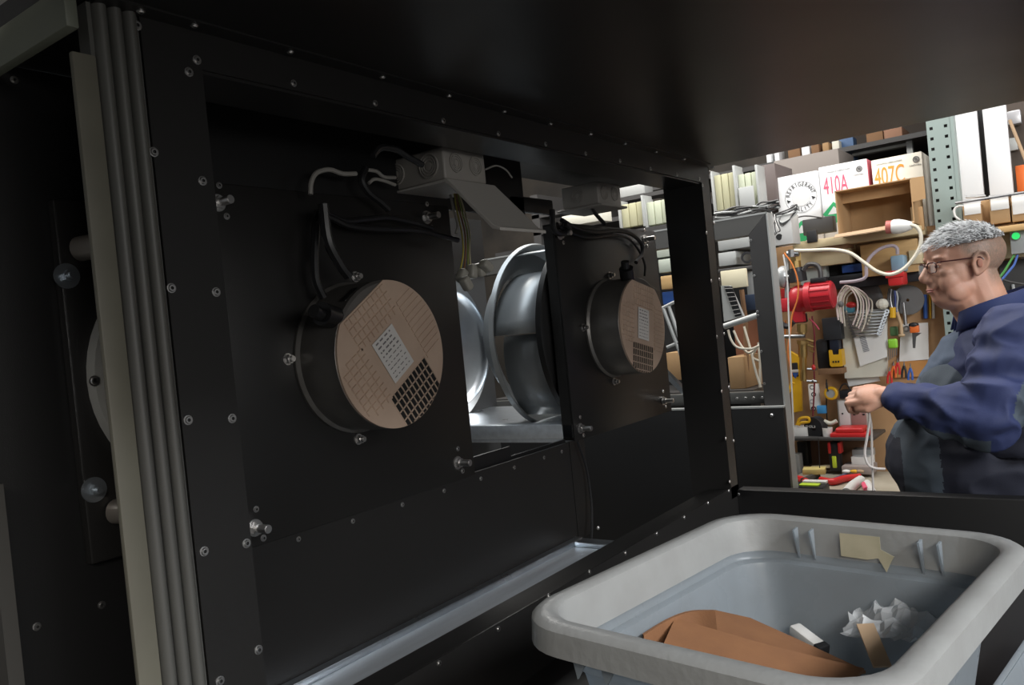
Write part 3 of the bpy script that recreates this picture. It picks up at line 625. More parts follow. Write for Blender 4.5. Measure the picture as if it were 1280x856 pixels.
for p_ in ((965,519),(748,660)):
    q = at(*p_, Y=YF-.031); obj('panel_bolt', MB().ell(q, .008, seg=12, rings=8), CHROME, fr)
for y in (300, 345, 390, 395, 440, 480): screw((xr0+.006, YF-.001, at(940, y, Y=YF).z), SY, fr, .9)
# cable bundle lying on the header
rg = random.Random(11)
for k in range(7):
    y0_ = zt+.004+k*.004; pts = [(-1.14+i*.03, YF+.01+.02*rg.random(), y0_+rg.uniform(0, .012)) for i in range(9)]
    single('cable', MB().tube(pts, .0035, 6, 4), [CHAR, LGREY, BLK][k % 3], ['dark', 'grey', 'black', 'slack dark', 'slack grey', 'slack black', 'topmost dark'][k]+' cable in the bundle along top of second cabinet', 'cable', 'cables bundled on the second cabinet')
for k in range(3):
    wire([(968-3*k,268+2*k),(985,262+3*k),(996,256+4*k),(990+k,270),(978,282-2*k),(975,272),(990,262),(998,258)], 3.3, .003, [CHAR, BLK, LGREY][k], ['charcoal', 'black', 'grey'][k]+' cable loop dangling in front of round emblem carton')
for k in range(5):
    wire([(962+k*2,262+k*2),(966+k,275),(963+k*3,287),(969+k,294-k)], 3.1, .0022, CHROME if k % 2 else CHAR, ['first', 'second', 'third', 'fourth', 'last'][k]+' strand of bare wire tangle at second cabinet corner', 'wire')
wire([(985,276),(1005,270),(1027,272)], 3.5, .003, CHAR, 'dark cable stretched across base of round emblem carton')
# things seen through the doorway
pb('grey_box', (897,292,939,311), 3.35, .2, LGREY, 'long light grey enclosure at top of the second cabinet doorway', 'enclosure')
pb('grey_box', (898,315,920,332), 3.35, .2, LGREY, 'short light grey enclosure under the long one', 'enclosure')
pb('dark_shelf', (897,334,942,339), 3.3, .3, CHAR, 'charcoal shelf under the grey enclosures', 'shelf')
mb = MB().lathe([(.016, 0), (.024, 0), (.024, .03), (.016, .03)], at(934,322,Y=3.35), (0.3, -1, 0), 20)
single('coiled_hose', mb, BLK, 'small black coil beside short grey enclosure', 'coil')
pb('cream_board', (901,337,933,360), 3.25, .02, CREAM, 'cream panel hanging in the second cabinet doorway', 'panel')
pb('cream_board', (933,338,943,372), 3.35, .03, LGREY, 'narrow grey board in the second cabinet doorway', 'board')
pb('dark_toolbox', (930,368,944,388), 3.3, .1, mat('navy_case', (.03, .045, .08), .4), 'dark blue case in the second cabinet doorway', 'case')
lt = thing('louvred_panel', at(918,398,Y=3.2), 'leaning light grey panel with dark louvre slots', 'panel')
tl = Vector((0, 0, 0)); A_, B_, C_, D_ = pxy([(901,357),(912,357),(929,395),(905,402)], 3.2); obj('panel_face', MB().prism([A_, B_, C_, D_], (0, .02, 0)), LGREY, lt)
A_, B_, C_, D_ = pxy([(905,358),(915,358),(927,394),(919,396)], 3.195); obj('louvre_field', MB().prism([A_, B_, C_, D_], (0, .004, 0)), BLK, lt)
for k in range(7):
    f_ = (k+.5)/7; a_, b_ = A_.lerp(D_, f_), B_.lerp(C_, f_); obj('louvre_slat', MB().tube([a_+Vector((0, -.002, 0)), b_+Vector((0, -.002, 0))], .002, 6), MGREY, lt)
single('grey_pipe', MB().tube(pxy([(905,408),(947,394)], 3.12), .012, 14), LGREY, 'grey pipe lying diagonally across the doorway', 'pipe')
for k, pts in enumerate(([(910,412),(914,425),(922,434),(938,436),(949,432)], [(917,413),(924,428),(936,441),(950,430)], [(930,408),(938,436),(944,462),(951,484)], [(948,428),(950,455),(950,484)], [(946,434),(941,446),(951,452)])):
    wire(pts, 3.15+.02*k, .0048, WCAB, ['outer curved cream cable low in the doorway', 'inner curved cream cable low in the doorway', 'long slanting cream cable in the doorway', 'upright cream cable next to second cabinet post', 'short hooked cream cable in the doorway'][k])
single('wooden_pole', MB().tube(pxy([(927,362),(932,400),(934,484)], 3.3), .010, 10), CARDD, 'dark wooden pole standing in the doorway', 'pole')
pb('cardboard_box', (911,446,931,486), 3.25, .2, CARDB, 'tall tan cardboard box low in the doorway', 'box')
pb('cardboard_box', (932,462,950,487), 3.40, .2, CARDE, 'pale tan cardboard piece behind the slanting cable', 'box')
pb('brown_box', (920,398,950,486), 3.46, .1, mat('rust_card', (.26, .10, .05), .8), 'rust brown box behind the grey pipe', 'box')
pb('doorway_shade', (897,355,950,560), 3.75, .05, DARK, 'black sheet painting the shade at back of the doorway', 'board')  # flat sheet paints the unlit depth of the doorway
# seen through the fan chamber, left of the black post
pb('grey_box', (820,298,845,321), 3.35, .2, mat('pale_green_sheet', (.45, .49, .42), .5), 'pale green grey enclosure seen through the cabinet, upper one', 'enclosure')
pb('grey_box', (823,323,848,340), 3.35, .2, MATS['pale_green_sheet'], 'pale green grey enclosure seen through the cabinet, lower one', 'enclosure')
pb('wood_block', (826,344,848,361), 3.35, .2, PINE, 'pine block seen between fan plate and black post', 'block')
pb('blue_bag', (828,364,848,380), 3.5, .1, BLUE, 'blue plastic bag seen between fan plate and black post', 'bag')
single('white_strut', MB().tube(pxy([(822,306),(832,296)], 3.3), .007, 8), WHITEP, 'short white strut seen beside the farther fan plate', 'strut')
def dn(a, b):
    p0, p1 = at(*a, Y=3.05), at(*b, Y=3.05); return p0+(p1-p0)*(p0.z/(p0.z-p1.z))
ld = thing('ladder', at(850,500,Y=3.05), 'grey tubular ladder leaning behind the farther fan plate', 'ladder')
for a_, b_ in (((829,385),(846,430)), ((836,383),(854,436))): obj('rail', MB().tube([at(*a_, Y=3.05), dn(a_, b_)], .008, 10), LGREY, ld)
for a_, b_ in (((826,386),(846,376)), ((834,434),(858,424))): obj('rung', MB().tube(pxy([a_, b_], 3.05), .007, 10), LGREY, ld)
pb('cardboard_box', (834,440,860,475), 3.3, .2, CARDB, 'tan carton low behind the ladder', 'box')
single('aluminium_angle', MB().prism(pxy([(830,462),(860,492),(860,500),(830,470)], 3.0), (0, .03, 0)), GALV, 'slanting metal angle between fan plate and black post', 'metal bar')
pb('dark_backing', (816,288,872,520), 3.6, .05, CHAR, 'dark board behind the ladder', 'board')
x0, x1, z0, z1 = rect(735,668,800,676,3.2); single('pallet_block', MB().box(x0, x1, 3.2, 3.3, 0, z1), CARDB, 'tan timber strip low behind the second cabinet panel', 'timber')

# --- grey sheet box with round hole, valve, plank
gb = thing('vent_box', pt((964,268,990,306), 3.30), 'light grey sheet metal box with a round black hole', 'box')
pp('case', (965,268,990,306), 3.30, .1, mat('soft_grey_sheet', (.48, .48, .47), .5), gb)
obj('round_hole', MB().cyl(at(974,296,Y=3.299), at(974,296,Y=3.297), .0125, 20), DARK, gb)
pb('plank', (990,292,1150,303), 3.42, .48, PALEW, 'long pale plank shelf under the open carton', 'shelf')
pb('plank_edge_tray', (1020,300,1060,312), 3.43, .1, CARDD, 'flat dark brown tray under the plank', 'tray')
pb('beam_block', (1000,309,1062,332), 3.46, .12, PALEW, 'pale timber beam with knots right of the red pump', 'timber')
pb('steel_plate', (1000,314,1033,374), 3.50, .05, mat('plate_grey', (.38, .41, .38), .5), 'upright grey steel panel behind the red pump', 'panel')
obj_ = pb('small_switch', (1023,316,1031,327), 3.49, .01, LGREY, 'small grey switch plate on the steel panel', 'switch')
pb('black_rail', (1035,338,1170,356), 3.50, .05, BLK, 'long black rail along the tool board', 'rail')
pb('blue_strip', (1052,330,1082,340), 3.52, .03, BLUE, 'blue strip lying on the black rail', 'strip')
pb('dark_backing', (1034,322,1078,345), 3.55, .03, DARK, 'black sheet painting the shaded gap above the black rail', 'board')  # flat sheet stands in for shade in the gap over the rail
pb('pine_board', (1076,302,1148,343), 3.47, .03, PINE, 'pine panel carrying the red power socket', 'board')
pb('wood_block', (1136,312,1152,330), 3.46, .05, PALEW, 'pale wood block beside the pine panel', 'block')
pb('dark_folded_sheet', (1003,272,1042,292), 3.50, .05, CHAR, 'dark folded sheet in front of the 410A carton', 'sheet')
pb('black_bracket', (1008,288,1021,303), 3.41, .02, BLK, 'small black bracket on the plank', 'bracket')
# open carton
oc = thing('open_carton', pt((1043,232,1152,296), 3.40, .2), 'open tan cardboard carton lying on its side on the plank', 'box')
x0, x1, z0, z1 = rect(1044,228,1143,294, 3.38); dd = .22; tt = .004
x0 = at(1046,270,Y=3.38).x; x1 = at(1141,252,Y=3.38).x; z0 = PLZ+.001; z1 = at(1095,230,Y=3.38).z
obj('top_wall', MB().box(x0, x1, 3.38, 3.38+dd, z1-tt, z1), CARDB, oc); obj('bottom_wall', MB().box(x0, x1, 3.38, 3.38+dd, z0, z0+tt), CARDB, oc)
obj('left_wall', MB().box(x0, x0+tt, 3.38, 3.38+dd, z0, z1), CARDB, oc); obj('right_wall', MB().box(x1-tt, x1, 3.38, 3.38+dd, z0, z1), CARDB, oc)
obj('back_wall', MB().box(x0, x0+(x1-x0)*.46, 3.38+dd-.005, 3.38+dd, z0, z1).box(x0+(x1-x0)*.46, x1, 3.38+dd-.008, 3.38+dd-.003, z0, z1), CARDB, oc)
obj('flap', MB().prism([(x1, 3.38, z1), (x1+.045, 3.375, z1-.002), (x1+.045, 3.375, z1-.085), (x1, 3.38, z1-.09)], (0, .003, 0)), CARDB, oc, 'folded side flap')
obj('front_flap', MB().prism([(x0-.01, 3.375, z0+.004), (x1, 3.375, z0+.012), (x1, 3.30, z0-.008), (x0, 3.30, z0-.012)], (0, 0, -.004)), CARDE, oc, 'pale torn front flap')
obj('parcel_tape', MB().box((x0+x1)/2-.03, (x0+x1)/2+.012, 3.39, 3.38+dd-.01, z1-tt-.001, z1-tt), mat('brown_tape', (.28, .12, .04), .35), oc, 'brown parcel tape')
obj('carton_lip', MB().box(x0, x1, 3.47, 3.474, z1-.045, z1-tt), CARDB, oc)
for k in range(2): pb('wood_strip', (1139+k*8,258,1145+k*9,288), 3.46+.02*k, .02, [PALEW, CARDB][k], ['thin pale wood strip beside open carton', 'tan strip behind the thin wood strip'][k], 'strip')
# plug and cable
pg = thing('power_plug', at(1128,283,Y=3.28), 'white industrial plug with red collar in front of open carton', 'plug')
a_, b_ = at(1108,284,Y=3.28), at(1140,282,Y=3.28); ax = (b_-a_); L_ = ax.length
obj('red_collar', MB().cyl(a_, a_+ax*.28, .024, 20), mat('dusty_red', (.42, .12, .10), .5), pg, 'dusty red collar')
obj('white_body', MB().lathe([(0, .22*L_), (.024, .22*L_), (.027, .3*L_), (.027, .5*L_), (.022, .75*L_), (.014, L_), (0, L_)], a_, ax, 24), WHITEP, pg, 'white body')
wire([(1138,281),(1146,284),(1151,293),(1150,308),(1141,324),(1128,337),(1112,343),(1096,339),(1080,328),(1062,316),(1040,312),(1010,313),(993,313)], 3.27, .0068, WCAB, 'thick cream cable sweeping down from the industrial plug')
wire([(1122,318),(1121,310),(1114,307),(1100,311),(1088,321),(1083,332),(1082,346),(1070,351),(1050,353)], 3.36, .0065, LILAC, 'lilac grey cable arching into the blue grey socket')
so = thing('power_socket', pt((1112,318,1134,357), 3.40), 'blue grey wall socket with a red outlet below', 'socket')
x0, x1, z0, z1 = rect(1114,319,1131,340, 3.41); obj('housing', MB().bev(x0, x1, 3.40, 3.47, z0, z1, .006), LBLUE, so, 'blue grey housing')
x0, x1, z0, z1 = rect(1112,340,1131,357, 3.40); obj('red_outlet', MB().bev(x0, x1, 3.36, 3.46, z0, z1, .008), REDP, so, 'red outlet'); obj('outlet_lip', MB().bev(x0-.006, x1+.006, 3.355, 3.365, z1-.02, z1+.006, .003), REDP, so)

# --- tool board
struct('trim_1', MB().box(at(986,480,Y=3.6).x, at(1290,480,Y=3.6).x, 3.60, 3.62, .60, 1.80), PEG)
# pump
pm = thing('circulation_pump', at(1012,390,Y=3.35), 'red circulation pump with finned motor and black cable', 'pump')
a_, b_ = at(1012,371,Y=3.32), at(1041,368,Y=3.32); ax = b_-a_
pr = [(0, 0), (.052, 0), (.052, .004)]; n_ = 9
mb = MB().cyl(a_, b_, .052, 28)
for k in range(14):
    an = 2*PI*k/14; d_ = Vector((0, math.cos(an), math.sin(an))); c_ = (a_+b_)/2+d_*.052; mb.obox(Matrix.Translation(c_) @ d_.to_track_quat('Z', 'Y').to_matrix().to_4x4(), ax.length*.9, .005, .008)
obj('finned_motor', mb, RED, pm)
obj('end_cap', MB().lathe([(0, .006), (.046, .004), (.050, 0), (.0, 0)], b_, ax, 28), RED, pm)
q = at(1000,374,Y=3.32); obj('volute', MB().ell(q, (.048, .04, .058)).lathe([(.0, -.01), (.060, -.01), (.060, .012), (.0, .012)], a_, ax, 28).box(q.x-.03, q.x+.01, q.y-.02, q.y+.02, q.z-.09, q.z), RED, pm)
obj('flange', MB().bev(q.x-.075, q.x-.03, q.y-.02, q.y+.02, q.z-.045, q.z+.01, .006), RED, pm)
obj('union_nut', MB().cyl(at(998,352,Y=3.32), at(996,340,Y=3.32), .036, 8).cyl(at(996,340,Y=3.32), at(995,335,Y=3.32), .026, 16), BLK, pm, 'black union nut')
obj('brass_fitting', MB().cyl(at(996,336,Y=3.32), at(995,326,Y=3.32), .018, 8).cyl(at(995,326,Y=3.32), at(994,314,Y=3.32), .022, 6), BRASS, pm, 'brass fitting')
obj('terminal_gland', MB().bev(-.03, .03, -.02, .02, -.01, .01, .004, 2, Matrix.Translation(at(1024,350,Y=3.32))), BLK, pm)
wire([(1004,338),(1010,331),(1020,331),(1025,338),(1026,350)], 3.31, .0095, CHAR, 'thick dark hose arching over the red pump', 'hose', 'hose')
single('chrome_valve', MB().cyl(at(984,317,Y=3.28), at(999,317,Y=3.28), .011, 14).cyl(at(990,321,Y=3.28), at(990,312,Y=3.28), .016, 8), CHROME, 'chrome valve stub left of brass fitting', 'valve')
single('chrome_tee', MB().cyl(at(984,322,Y=3.33), at(984,372,Y=3.33), .010, 14).ell(at(979,346,Y=3.33), (.028, .03, .045)).cyl(at(980,346,Y=3.31), at(992,346,Y=3.31), .008, 12), mat('cast_grey', (.42, .43, .43), .4, .4), 'grey cast shutoff valve beside the second cabinet post', 'valve')
wire([(970,350),(971,375),(974,400),(984,408),(992,402)], 3.2, .011, BLK, 'thick black hose hanging beside second cabinet post', 'hose', 'hose')
pb('red_pad', (976,360,990,378), 3.36, .02, REDP, 'red label plate behind the pump flange', 'plate')
pb('white_pad', (977,378,993,386), 3.355, .02, PAPERC, 'cream block under the pump flange', 'block')
wire([(979,318),(984,350),(986,400),(989,470),(992,540),(992,605)], 3.15, .0030, WHITEP, 'long thin white cord hanging straight down beside second cabinet')
wire([(980,316),(990,330),(997,350),(997,372),(990,395),(988,415),(985,440),(990,470)], 3.18, .0030, OCAB, 'thin orange wire hanging over the pump', 'wire')
wire([(982,400),(981,440),(984,480),(986,530),(988,560)], 3.42, .003, OCAB, 'orange wire low at left edge of tool board', 'wire')
# valve assembly
va = thing('valve_assembly', at(1003,470,Y=3.42), 'brass valve stack with black cap hanging on the tool board', 'valve')
obj('black_cap', MB().bev(-.026, .026, -.02, .02, -.018, .02, .004, 2, Matrix.Translation(at(1000,398,Y=3.42))), BLK, va, 'black cap')
for k, (y0_, y1_, r_) in enumerate(((405,415,.021), (415,418,.015), (425,430,.024), (430,446,.018), (446,462,.015), (462,476,.013))):
    obj('brass_section', MB().cyl(at(1002.5+k*.3, y0_, Y=3.42), at(1002.8+k*.3, y1_, Y=3.42), r_, 8 if k % 2 == 0 else 16), BRASS, va)
single('threaded_rod', MB().cyl(at(971,421,Y=3.38), at(1006,420,Y=3.38), .0085, 12).cyl(at(972,421,Y=3.38), at(976,421,Y=3.38), .013, 6), CHROME, 'chrome threaded rod sticking out left of brass valve', 'rod')
for k, y in enumerate((424, 431, 437)):
    single('brass_nipple', MB().cyl(at(1008+2*k, y, Y=3.40), at(1017, y+3, Y=3.40), .006, 8), BRASS, ['upper', 'middle', 'lower'][k]+' small brass nipple at right of brass valve stack', 'fitting', 'brass nipples')
for k, y in enumerate((461, 476)):
    single('toggle_fitting', MB().cyl(at(1009, y, Y=3.40), at(1021, y+.5, Y=3.40), .005, 8).ell(at(1017, y, Y=3.40), .008, seg=10, rings=8), CHROME, ['upper', 'lower'][k]+' chrome bar with red knob beside brass valve stack', 'fitting', 'chrome bars')
single('red_handwheel', MB().ell(at(1017,459,Y=3.385), (.008, .008, .012)), REDP, 'small red knob on the upper chrome bar', 'knob')
wire([(1015,395),(1018,420),(1017,450),(1018,480),(1016,520)], 3.45, .0035, mat('maroon_hose', (.18, .02, .03), .4), 'maroon hose hanging between brass valve and charger')
wire([(1011,398),(1018,404),(1024,412)], 3.4, .003, PINK, 'short pink wire right of the brass valve', 'wire')
# chain of small fittings
for k, y in enumerate((484, 493, 502, 511)):
    single('shackle', MB().lathe([(.006, 0), (.010, 0), (.010, .006), (.006, .006)], at(1015+k % 2*2, y, Y=3.46), (0.3, -1, .2*k), 14), [CHROME, BLK][k % 2], ['topmost', 'second', 'third', 'lowest'][k]+' small shackle in the hanging string beside yellow level', 'shackle', 'shackles on the string')
pb('white_tube_card', (1011,480,1024,512), 3.52, .02, PAPER, 'white card behind the string of shackles', 'card')
pb('blue_card', (1021,507,1032,517), 3.50, .02, mat('card_blue', (.06, .30, .62), .5), 'bright blue label under the white card', 'label')
# spirit level, tag, fittings
lv = thing('spirit_level', at(995,516,Y=3.50), 'yellow spirit level hanging upright on the tool board', 'level')
A4 = pxy([(986,438),(1000,446),(1002,514),(991,516)], 3.50); obj('body', MB().prism(A4, (0, .02, 0)), YEL, lv, bevel=.002)
obj('vial_window', MB().bev(-.012, .012, -.004, .004, -.03, .03, .003, 2, Matrix.Translation(at(994,462,Y=3.498))), BLK, lv)
tg = thing('round_tag', at(994,472,Y=3.46), 'small white and blue tag hanging in front of yellow level', 'tag')
obj('white_half', MB().bev(-.014, .014, -.003, .003, 0, .012, .002, 2, Matrix.Translation(at(994,465.5,Y=3.46))), PAPER, tg); obj('blue_half', MB().prism([at(990,466,Y=3.457), at(998,466,Y=3.457), at(994,473,Y=3.457)], (0, .006, 0)), BLUE, tg, 'blue lower half')
single('orange_clip', MB().ell(at(979,440,Y=3.40), (.012, .01, .014)), YEL, 'small orange clip at the left edge of tool board', 'clip')
single('syringe', MB().cyl(at(981,460,Y=3.40), at(983,482,Y=3.40), .009, 12).cyl(at(982,482,Y=3.40), at(983,492,Y=3.40), .004, 8), WHITEP, 'white syringe shaped pressure gauge at left of tool board', 'gauge')
single('teal_fitting', MB().cyl(at(976,487,Y=3.38), at(983,487,Y=3.38), .012, 6), mat('teal_metal', (.15, .30, .30), .35, .6), 'teal grey hex fitting at lower left of tool board', 'fitting')
single('yellow_nozzle', MB().tube(pxy([(991,478),(987,488),(983,495)], 3.38), lambda t: .009-.004*t, 10), YEL, 'yellow nozzle beside the teal fitting', 'nozzle')
# charger, battery
pb('battery_charger', (1028,397,1051,425), 3.47, .08, mat('charger_black', (.03, .032, .036), .4), 'black square battery charger on the tool board', 'charger')
pb('black_tool_case', (1020,424,1036,462), 3.49, .06, BLK, 'black rounded tool holder left of yellow battery', 'holder', b=.012)
bt = thing('power_battery', pt((1036,423,1053,460), 3.47), 'yellow and black power tool battery under black charger', 'battery')
pp('black_shell', (1037,424,1049,446), 3.475, .05, mat('navy_black', (.012, .016, .03), .4), bt, b=.003); x0, x1, z0, z1 = rect(1037,437,1053,458, 3.47)
obj('yellow_case', MB().prism([(x0, 3.465, z0+.006), (x0+.006, 3.465, z0), (x1-.004, 3.465, z0), (x1, 3.465, z0+.006), (x1, 3.465, z1), (x1-.010, 3.465, z1), (x1-.012, 3.465, z1-.02), (x0+.014, 3.465, z1-.02), (x0+.012, 3.465, z1), (x0, 3.465, z1)], (0, .05, 0)), YEL, bt, 'yellow lower case')
for a_ in (.3, .5, .7): obj('contact_slot', MB().box(x0+(x1-x0)*a_-.003, x0+(x1-x0)*a_+.003, 3.463, 3.466, z0+.016, z0+.024), BLK, bt)
pb('brown_shelf_edge', (1022,461,1053,468), 3.45, .14, CARDD, 'brown ledge under the black tool holder', 'ledge')
# tape measure, dark holder, clear box
tm = thing('tape_measure', at(1041,500,Y=3.50), 'round yellow tape measure hanging on the tool board', 'tape measure')
q = at(1040,491,Y=3.50); obj('yellow_case', MB().lathe([(.018, 0), (.026, 0), (.028, .006), (.028, .018), (.024, .022), (.018, .022)], q, (0, -1, 0), 28), YEL, tm); obj('face', MB().cyl(q, q+Vector((0, -.019, 0)), .019, 24), LGREY, tm)
wire([(1033,474),(1033,500),(1034,530)], 3.55, .0025, BLK, 'black cord hanging left of the tape measure')
wire([(1033,478),(1034,484),(1035,489)], 3.48, .004, BLK, 'short black strap above the tape measure', 'strap')
pb('black_holder', (1049,488,1075,498), 3.48, .06, BLK, 'flat black holder right of the tape measure', 'holder')
wire([(1049,488),(1053,481),(1058,480),(1063,487)], 3.5, .003, BLK, 'bent black wire hook over the flat holder', 'hook')
cb2 = thing('organizer_box', pt((1047,498,1084,536), 3.50), 'clear plastic organizer box standing on the tool shelf', 'box')
pp('shell', (1047,498,1084,536), 3.50, .05, CLEARB, cb2, b=.006); pp('inner_card', (1049,500,1062,533), 3.498, .003, PAPER, cb2); pp('pink_contents', (1064,508,1083,534), 3.498, .003, mat('dusty_pink', (.42, .25, .22), .6), cb2)
pp('print_mark', (1052,516,1054,518), 3.495, .002, INK, cb2); pp('print_mark', (1066,517,1069,519), 3.495, .002, INK, cb2); pp('print_mark', (1078,517,1081,519), 3.495, .002, INK, cb2)
# papers
def sheetp(name, pts, Y, M, label, cat='paper', th=.003, group='papers hung on the tool board'):
    return single(name, MB().prism(pxy(pts, Y), (0, th, 0)), M, label, cat, group)
sheetp('paper_pad', [(1052,396),(1108,390),(1109,470),(1056,473)], 3.52, PAPERC, 'thick cream paper pad hanging under the wrenches', th=.02)
sheetp('paper_sheet', [(1058,472),(1098,469),(1100,476),(1061,483)], 3.545, PAPER, 'lower white sheet sticking out under the thick pad')
s_ = sheetp('paper_sheet', [(1062,398),(1108,396),(1109,446),(1075,458)], 3.505, PAPER, 'tilted white sheet with grey barcode strip')
mb = MB()
for k in range(12):
    f_ = k/12; a_, b_ = Vector((1073+f_*7, 417+f_*24)), Vector((1080+f_*7, 415+f_*24)); mb.prism([at(a_.x, a_.y, Y=3.5035), at(b_.x, b_.y, Y=3.5035), at(b_.x+.3, b_.y+1.2, Y=3.5035), at(a_.x+.3, a_.y+1.2, Y=3.5035)], (0, .001, 0))
o = obj('barcode_strip', mb, mat('barcode_grey', (.25, .25, .27), .6), s_, smooth=0)
sheetp('paper_sheet', [(1126,405),(1160,403),(1161,449),(1124,452)], 3.585, PAPER, 'white sheet pinned beside the man chest')
# wrenches
for k in range(8):
    y = 391+k*3.9; w_ = 1-.055*k
    xa, xb = 1083-26*w_+2, 1083+26*w_; A_, B_ = at(xa, y+1.2, Y=3.49), at(xb, y-1.5, Y=3.49)
    t_ = thing('combination_wrench', (A_+B_)/2, ['longest chrome wrench at top of the rack', 'second wrench from the top of the rack', 'third wrench from the top of the rack', 'fourth wrench from the top of the rack', 'fourth wrench from the bottom of the rack', 'third wrench from the bottom of the rack', 'second wrench from the bottom of the rack', 'shortest chrome wrench at bottom of the rack'][k], 'wrench', 'wrenches on the tool board')
    obj('shank', MB().tube([A_, B_], .0042, 8), CHROME, t_)
    obj('ring_end', MB().lathe([(.004, -.004), (.009, -.004), (.009, .004), (.004, .004), (.004, -.004)], B_, (0, -1, .3), 14), CHROME, t_)
    obj('open_end', MB().prism([A_+Vector(v) for v in ((.004, -.003, -.005), (-.012, -.003, -.009), (-.010, -.003, -.003), (-.004, -.003, 0), (-.010, -.003, .004), (-.012, -.003, .009), (.004, -.003, .006))], (0, .006, 0)), CHROME, t_)
single('wrench_rail', MB().bev(-.095, .095, -.002, .01, -.006, .006, .002, 2, Matrix.Translation(at(1083,389,Y=3.51))), LGREY, 'grey rail carrying the wrench set', 'rail')
for k, (xl, xr, top, yb) in enumerate(((1046,1072,357,400), (1049,1076,358,402), (1051,1079,360,404), (1054,1083,361,408), (1047,1086,359,397), (1058,1090,364,400))):
    wire([(xl+2, yb), (xl, 385), (xl+2, 370), ((xl+xr)/2-2, top), (xr-5, top+8), (xr, 378), (xr-1, yb-8), (xr-6, yb+6)], 3.43+.012*k, .0032, WCAB if k % 2 else mat('white_pink_wire', (.70, .58, .54), .45),
         ['outermost left', 'second', 'third', 'innermost', 'widest', 'rightmost'][k]+' loop of the cream wire coil hanging over the wrenches', 'wire', group='cream wire coil')
single('blue_gadget', MB().ell(at(1062,386,Y=3.5), (.022, .015, .02)), mat('teal_plastic', (.08, .28, .38), .4), 'teal plastic gadget inside the wire coil', 'gadget')
single('red_gadget', MB().ell(at(1064,381,Y=3.49), (.020, .015, .012)), REDP, 'red plastic gadget inside the wire coil', 'gadget')
single('grey_grommet', MB().ell(at(1051,380,Y=3.42), (.011, .011, .013)), MGREY, 'grey grommet on the wire coil', 'grommet')
single('crumpled_tissue', MB().ell(at(1103,380,Y=3.5), (.025, .02, .022), seg=10, rings=7), PAPERC, 'crumpled pale cloth right of wrenches', 'cloth', smooth=0)
single('dark_pouch', MB().ell(at(1088,376,Y=3.57), (.05, .02, .085)), MGREY, 'dark grey pouch behind the wire coil', 'pouch')
# disc, hanging tools
single('cutting_disc', MB().lathe([(.006, 0), (.058, 0), (.060, .003), (.058, .006), (.022, .008), (.006, .008)], at(1135,375,Y=3.56), (0, -1, 0), 36), MGREY, 'black cutting disc hanging on the tool board', 'disc')
for k in range(6):
    wire([(1112+k*2, 360+k), (1110+k*3, 372), (1113+k*2, 384), (1118+k, 392)], 3.50+.006*k, .004, [CHAR, CHROME, BLK, mat('navy', (.03, .05, .2), .4), LGREY, BLK][k], ['charcoal', 'shiny', 'black', 'navy', 'light grey', 'rightmost black'][k]+' key in the bunch left of the cutting disc', 'key', 'key', 'bunch left of the disc')
single('yellow_screwdriver', MB().cyl(at(1116,384,Y=3.47), at(1116,393,Y=3.47), .011, 12).cyl(at(1116,393,Y=3.47), at(1116,397,Y=3.47), .011, 12), YEL, 'short yellow handled driver under the key bunch', 'screwdriver')
aw = thing('adjustable_wrench', at(1131,412,Y=3.52), 'grey adjustable wrench hanging beside the white sheet', 'wrench')
obj('handle', MB().tube(pxy([(1129,378),(1131,395),(1132,406)], 3.52), .007, 10), mat('dull_steel', (.35, .35, .35), .35, .9), aw); obj('jaw', MB().lathe([(.006, -.005), (.013, -.005), (.013, .005), (.006, .005), (.006, -.005)], at(1133,411,Y=3.52), (0, -1, 0), 14), CHROME, aw)
single('ratchet', MB().tube(pxy([(1121,390),(1126,405),(1127,418)], 3.50), .007, 10).ell(at(1127,419,Y=3.50), (.013, .008, .007)), mat('tan_grip', (.5, .35, .2), .5), 'tan gripped ratchet hanging left of adjustable wrench', 'ratchet')
pc = thing('pipe_cutter', at(1142,430,Y=3.53), 'black and orange pipe cutter hanging over the white sheet', 'tool')
pp('orange_body', (1137,407,1148,416), 3.53, .03, ORANGE, pc, b=.003); obj('black_top', MB().ell(at(1142,406,Y=3.54), (.019, .015, .010)), BLK, pc); obj('steel_blade', MB().prism(pxy([(1140,416),(1152,416),(1145,421),(1144,435),(1141,435)], 3.54), (0, .006, 0)), mat('blade_steel', (.3, .3, .3), .35, .9), pc)
gh = thing('hex_key_set', at(1117,440,Y=3.50), 'green holder with hex keys hanging under key bunch', 'hex keys')
obj('green_holder', MB().bev(-.018, .018, -.008, .008, -.020, .018, .008, 3, Matrix.Translation(at(1116,429,Y=3.50))), mat('lime', (.28, .62, .05), .4), gh, 'lime green holder')
for k in range(5): obj('hex_key', MB().tube(pxy([(1111+k*2.4,430),(1111+k*2.4,450-k*1.5)], 3.505), .0022, 6), MATS['dull_steel'], gh)
pb('green_pliers', (1112,408,1122,420), 3.52, .02, mat('dark_green', (.10, .20, .08), .5), 'dark green plier head above hex key set', 'pliers', b=.006)
for k, (x, y, M_, l) in enumerate(((1117,463,ORANGE,'orange handled snips low on tool board'), (1122,459,REDP,'red handled snips low on tool board'), (1130,463,BLK,'black handled snips low on tool board'), (1138,466,BLUE,'blue handled snips low beside the bib'), (1112,470,REDP,'red handled pliers beside the man cuff'))):
    t_ = thing('snips', at(x, y+8, Y=3.50), l, 'snips', 'snips on the tool board')
    for s in (-1, 1): obj('handle', MB().tube(pxy([(x,y-6),(x+s*2.2,y+1),(x+s*2.6,y+9)], 3.50), .0042, 8, 4), M_, t_)
    obj('blade', MB().tube(pxy([(x,y-6),(x,y-12)], 3.50), lambda t: .004-.003*t, 6), CHROME, t_)
